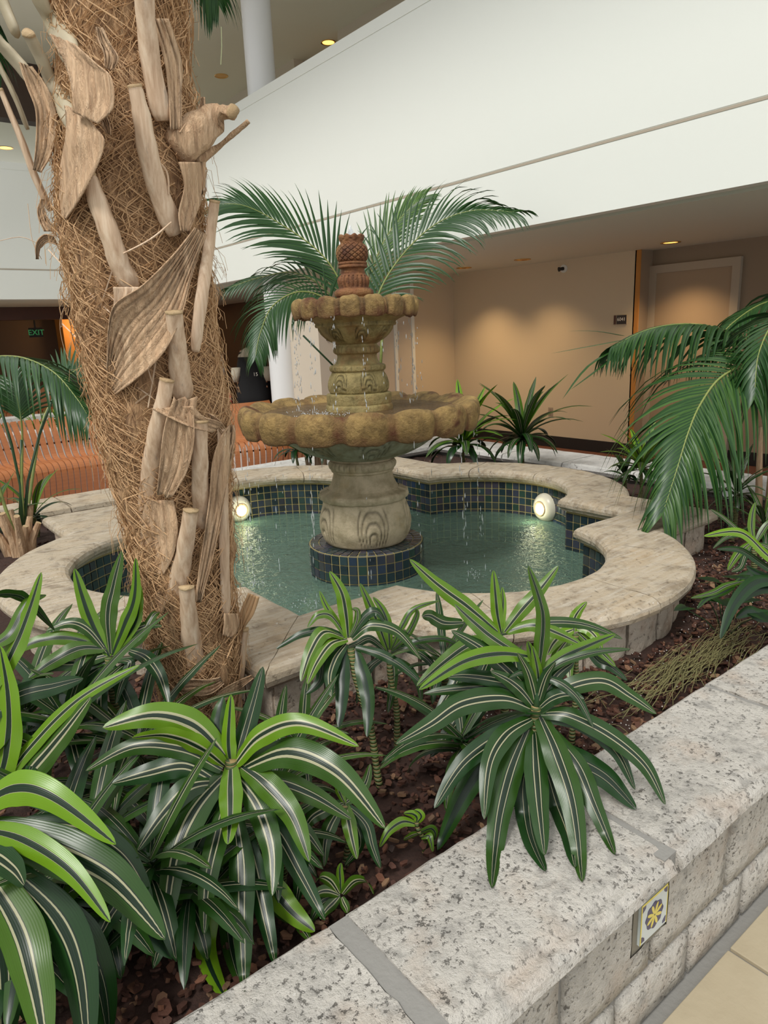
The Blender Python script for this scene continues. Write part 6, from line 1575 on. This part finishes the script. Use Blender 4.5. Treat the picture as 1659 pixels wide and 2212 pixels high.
# ------------------------------------------------------------------ people in the lobby
def skin_body(par, joints, edges, radii, mat, name):
    base_ = wl(par); me = D2.meshes.new(name); me.from_pydata([tuple(np.array(j) - base_) for j in joints], edges, []); me.materials.append(mat)
    o = D2.objects.new(name, me); COL.objects.link(o); o.parent = par
    sk = o.modifiers.new('skin', 'SKIN'); sk.use_smooth_shade = True
    for i, r_ in enumerate(radii):
        v = me.skin_vertices[0].data[i]; v.radius = (r_, r_) if not hasattr(r_, '__len__') else r_; v.use_root = (i == 0)
    su = o.modifiers.new('sub', 'SUBSURF'); su.levels = 1; su.render_levels = 2; return o
def loft(par, name, rings, mat, label=None):
    # rings: (cx, cy, z, rx, ry, ang)
    V = []; F = []; n = 20
    for (cx, cy, z, rx, ry, an) in rings:
        for k in range(n):
            a = 2 * PI * k / n; u = rx * math.cos(a); v_ = ry * math.sin(a) * (1 + .06 * math.sin(5 * a)); V.append((cx + u * math.cos(an) - v_ * math.sin(an), cy + u * math.sin(an) + v_ * math.cos(an), z))
    for j in range(len(rings) - 1):
        for k in range(n): a = j * n + k; b = j * n + (k + 1) % n; F.append((a, b, b + n, a + n))
    F.append(tuple(range(n - 1, -1, -1))); F.append(tuple((len(rings) - 1) * n + k for k in range(n)))
    return obj(name, V, F, mat, par, smooth=True, label=label)
def person(label, x, y, an, H_=1.68, arm=0.25):
    p = thing('person', label, 'person', (x, y, 0)); s_ = H_ / 1.7
    ca, sa = math.cos(an), math.sin(an)          # local right = (ca, sa)
    def L(u, v_, z): return (x + u * ca - v_ * sa, y + u * sa + v_ * ca, z * s_)
    J = [L(0, 0, .95), L(0, 0, 1.12), L(0, 0, 1.32), L(0, 0, 1.44), L(0, .01, 1.52), L(0, .015, 1.60), L(0, .01, 1.67),
         L(-.17, 0, 1.38), L(-.23, 0, 1.12), L(-.24, -.06, .90), L(-.25, -.09, .82), L(.17, 0, 1.38), L(.23, 0, 1.12), L(.24, -.06, .90), L(.25, -.09, .82),
         L(-.09, 0, .90), L(-.10, 0, .50), L(-.10, .02, .08), L(-.11, -.13, .035), L(.09, 0, .90), L(.10, -.02, .50), L(.10, .02, .08), L(.11, -.13, .035)]
    E = [(0, 1), (1, 2), (2, 3), (3, 4), (4, 5), (5, 6), (2, 7), (7, 8), (8, 9), (9, 10), (2, 11), (11, 12), (12, 13), (13, 14), (0, 15), (15, 16), (16, 17), (17, 18), (0, 19), (19, 20), (20, 21), (21, 22)]
    r_ = [.13, .12, .13, .055, .07, .085, .06, .06, .045, .034, .04, .06, .045, .034, .04, .085, .06, .04, .032, .085, .06, .04, .032]
    skin_body(p, J, E, r_, M_SKIN, 'body')
    for sd, b in ((-1, 10), (1, 14)):
        q = np.array(J[b])
        for f_ in range(4): V, F = tube([q + [0, 0, -.02], q + np.array(L(0.014 * (f_ - 1.5), -.02, 0)) - np.array([x, y, 0]) + [0, 0, -.065], q + np.array(L(0.013 * (f_ - 1.5), -.01, 0)) - np.array([x, y, 0]) + [0, 0, -.10 + .008 * abs(f_ - 1)]], [.010, .009, .007], 6); obj('finger', V, F, M_SKIN, p, smooth=True)
        V, F = tube([q, q + np.array(L(-.035 * sd, -.03, 0)) - np.array([x, y, 0]) + [0, 0, -.05]], [.011, .008], 6); obj('thumb', V, F, M_SKIN, p, smooth=True)
    V, F, _ = lathe([(.001, 1.735 * s_), (.06, 1.725 * s_), (.095, 1.68 * s_), (.105, 1.62 * s_), (.10, 1.55 * s_), (.085, 1.46 * s_), (.05, 1.42 * s_)], L(0, .035, 0)[0], L(0, .035, 0)[1], 20); obj('hair', V, F, M_HAIR, p, smooth=True)
    V, F = tube([L(0, -.07, 1.60), L(0, -.10, 1.57)], [.012, .016], 8); obj('nose', V, F, M_SKIN, p, smooth=True)
    return p, L
an = math.atan2(-VIEW[0], VIEW[1])
def ring(L, z, rx, ry, u=0, v_=0): q = L(u, v_, z); return (q[0], q[1], q[2], rx, ry, an)
q = at(452, 800, 13.0); p, L = person('person in pale grey shirt and black trousers carrying a red floral bag', q[0], q[1], an)
loft(p, 'shirt', [ring(L, .93, .21, .17), ring(L, 1.05, .20, .16), ring(L, 1.2, .19, .15), ring(L, 1.35, .20, .13), ring(L, 1.43, .12, .09)], M_STRIPEC)
for sd in (-1, 1): loft(p, 'sleeve', [ring(L, 1.0, .06, .06, .24 * sd), ring(L, 1.15, .07, .07, .23 * sd), ring(L, 1.38, .08, .08, .18 * sd)], M_STRIPEC); loft(p, 'trouser_leg', [ring(L, .06, .07, .08, .10 * sd), ring(L, .5, .09, .09, .10 * sd), ring(L, .93, .12, .13, .08 * sd)], M_BLACKC)
qb = np.array(L(.25, -.10, .74)) - np.array([0, 0, .20]); bg_ = thing('floral_bag', 'red floral cloth bag with green leaves hanging above the bench back', 'bag', tuple(qb))
def Lb(u, v_, z): return (qb[0] + u * math.cos(an), qb[1] + u * math.sin(an), qb[2] + z)
loft(bg_, 'body', [(*Lb(0, 0, -.22), .12, .05, an), (*Lb(0, 0, -.15), .14, .07, an), (*Lb(0, 0, .05), .14, .06, an), (*Lb(0, 0, .15), .12, .03, an)], M_FLORAL)
V, F = tube([Lb(-.06, 0, .14), Lb(-.05, 0, .25), Lb(0, 0, .31), Lb(.05, 0, .25), Lb(.06, 0, .14)], .01, 6); obj('handle', V, F, M_FLORAL, bg_, smooth=True)
q = at(545, 800, 13.0); p, L = person('person in loose black clothes printed 15 with cream lace cuffs by the column', q[0], q[1], an, 1.72)
loft(p, 'black_robe', [ring(L, .25, .34, .22), ring(L, .6, .33, .2), ring(L, .95, .31, .18), ring(L, 1.2, .27, .17), ring(L, 1.38, .22, .14), ring(L, 1.46, .1, .08)], M_BLACKC)
for sd in (-1, 1): loft(p, 'lace_cuff', [ring(L, .86, .05, .05, .30 * sd, -.1), ring(L, .98, .09, .08, .29 * sd, -.1), ring(L, 1.12, .10, .09, .27 * sd, -.08)], M_LACE)
loft(p, 'lace_collar', [ring(L, 1.30, .25, .17), ring(L, 1.40, .2, .14), ring(L, 1.46, .1, .09)], M_LACE)
for sd in (-1, 1): loft(p, 'trouser_leg', [ring(L, .06, .08, .08, .10 * sd), ring(L, .4, .1, .1, .10 * sd)], M_BLACKC)
pt = np.array(L(.09, -.195, .99)); text('15', .09, M_LET, 'print', p, basisM((math.cos(an), math.sin(an), 0), (0, 0, 1), pt - 0.02 * np.array([-math.sin(an), math.cos(an), 0])))
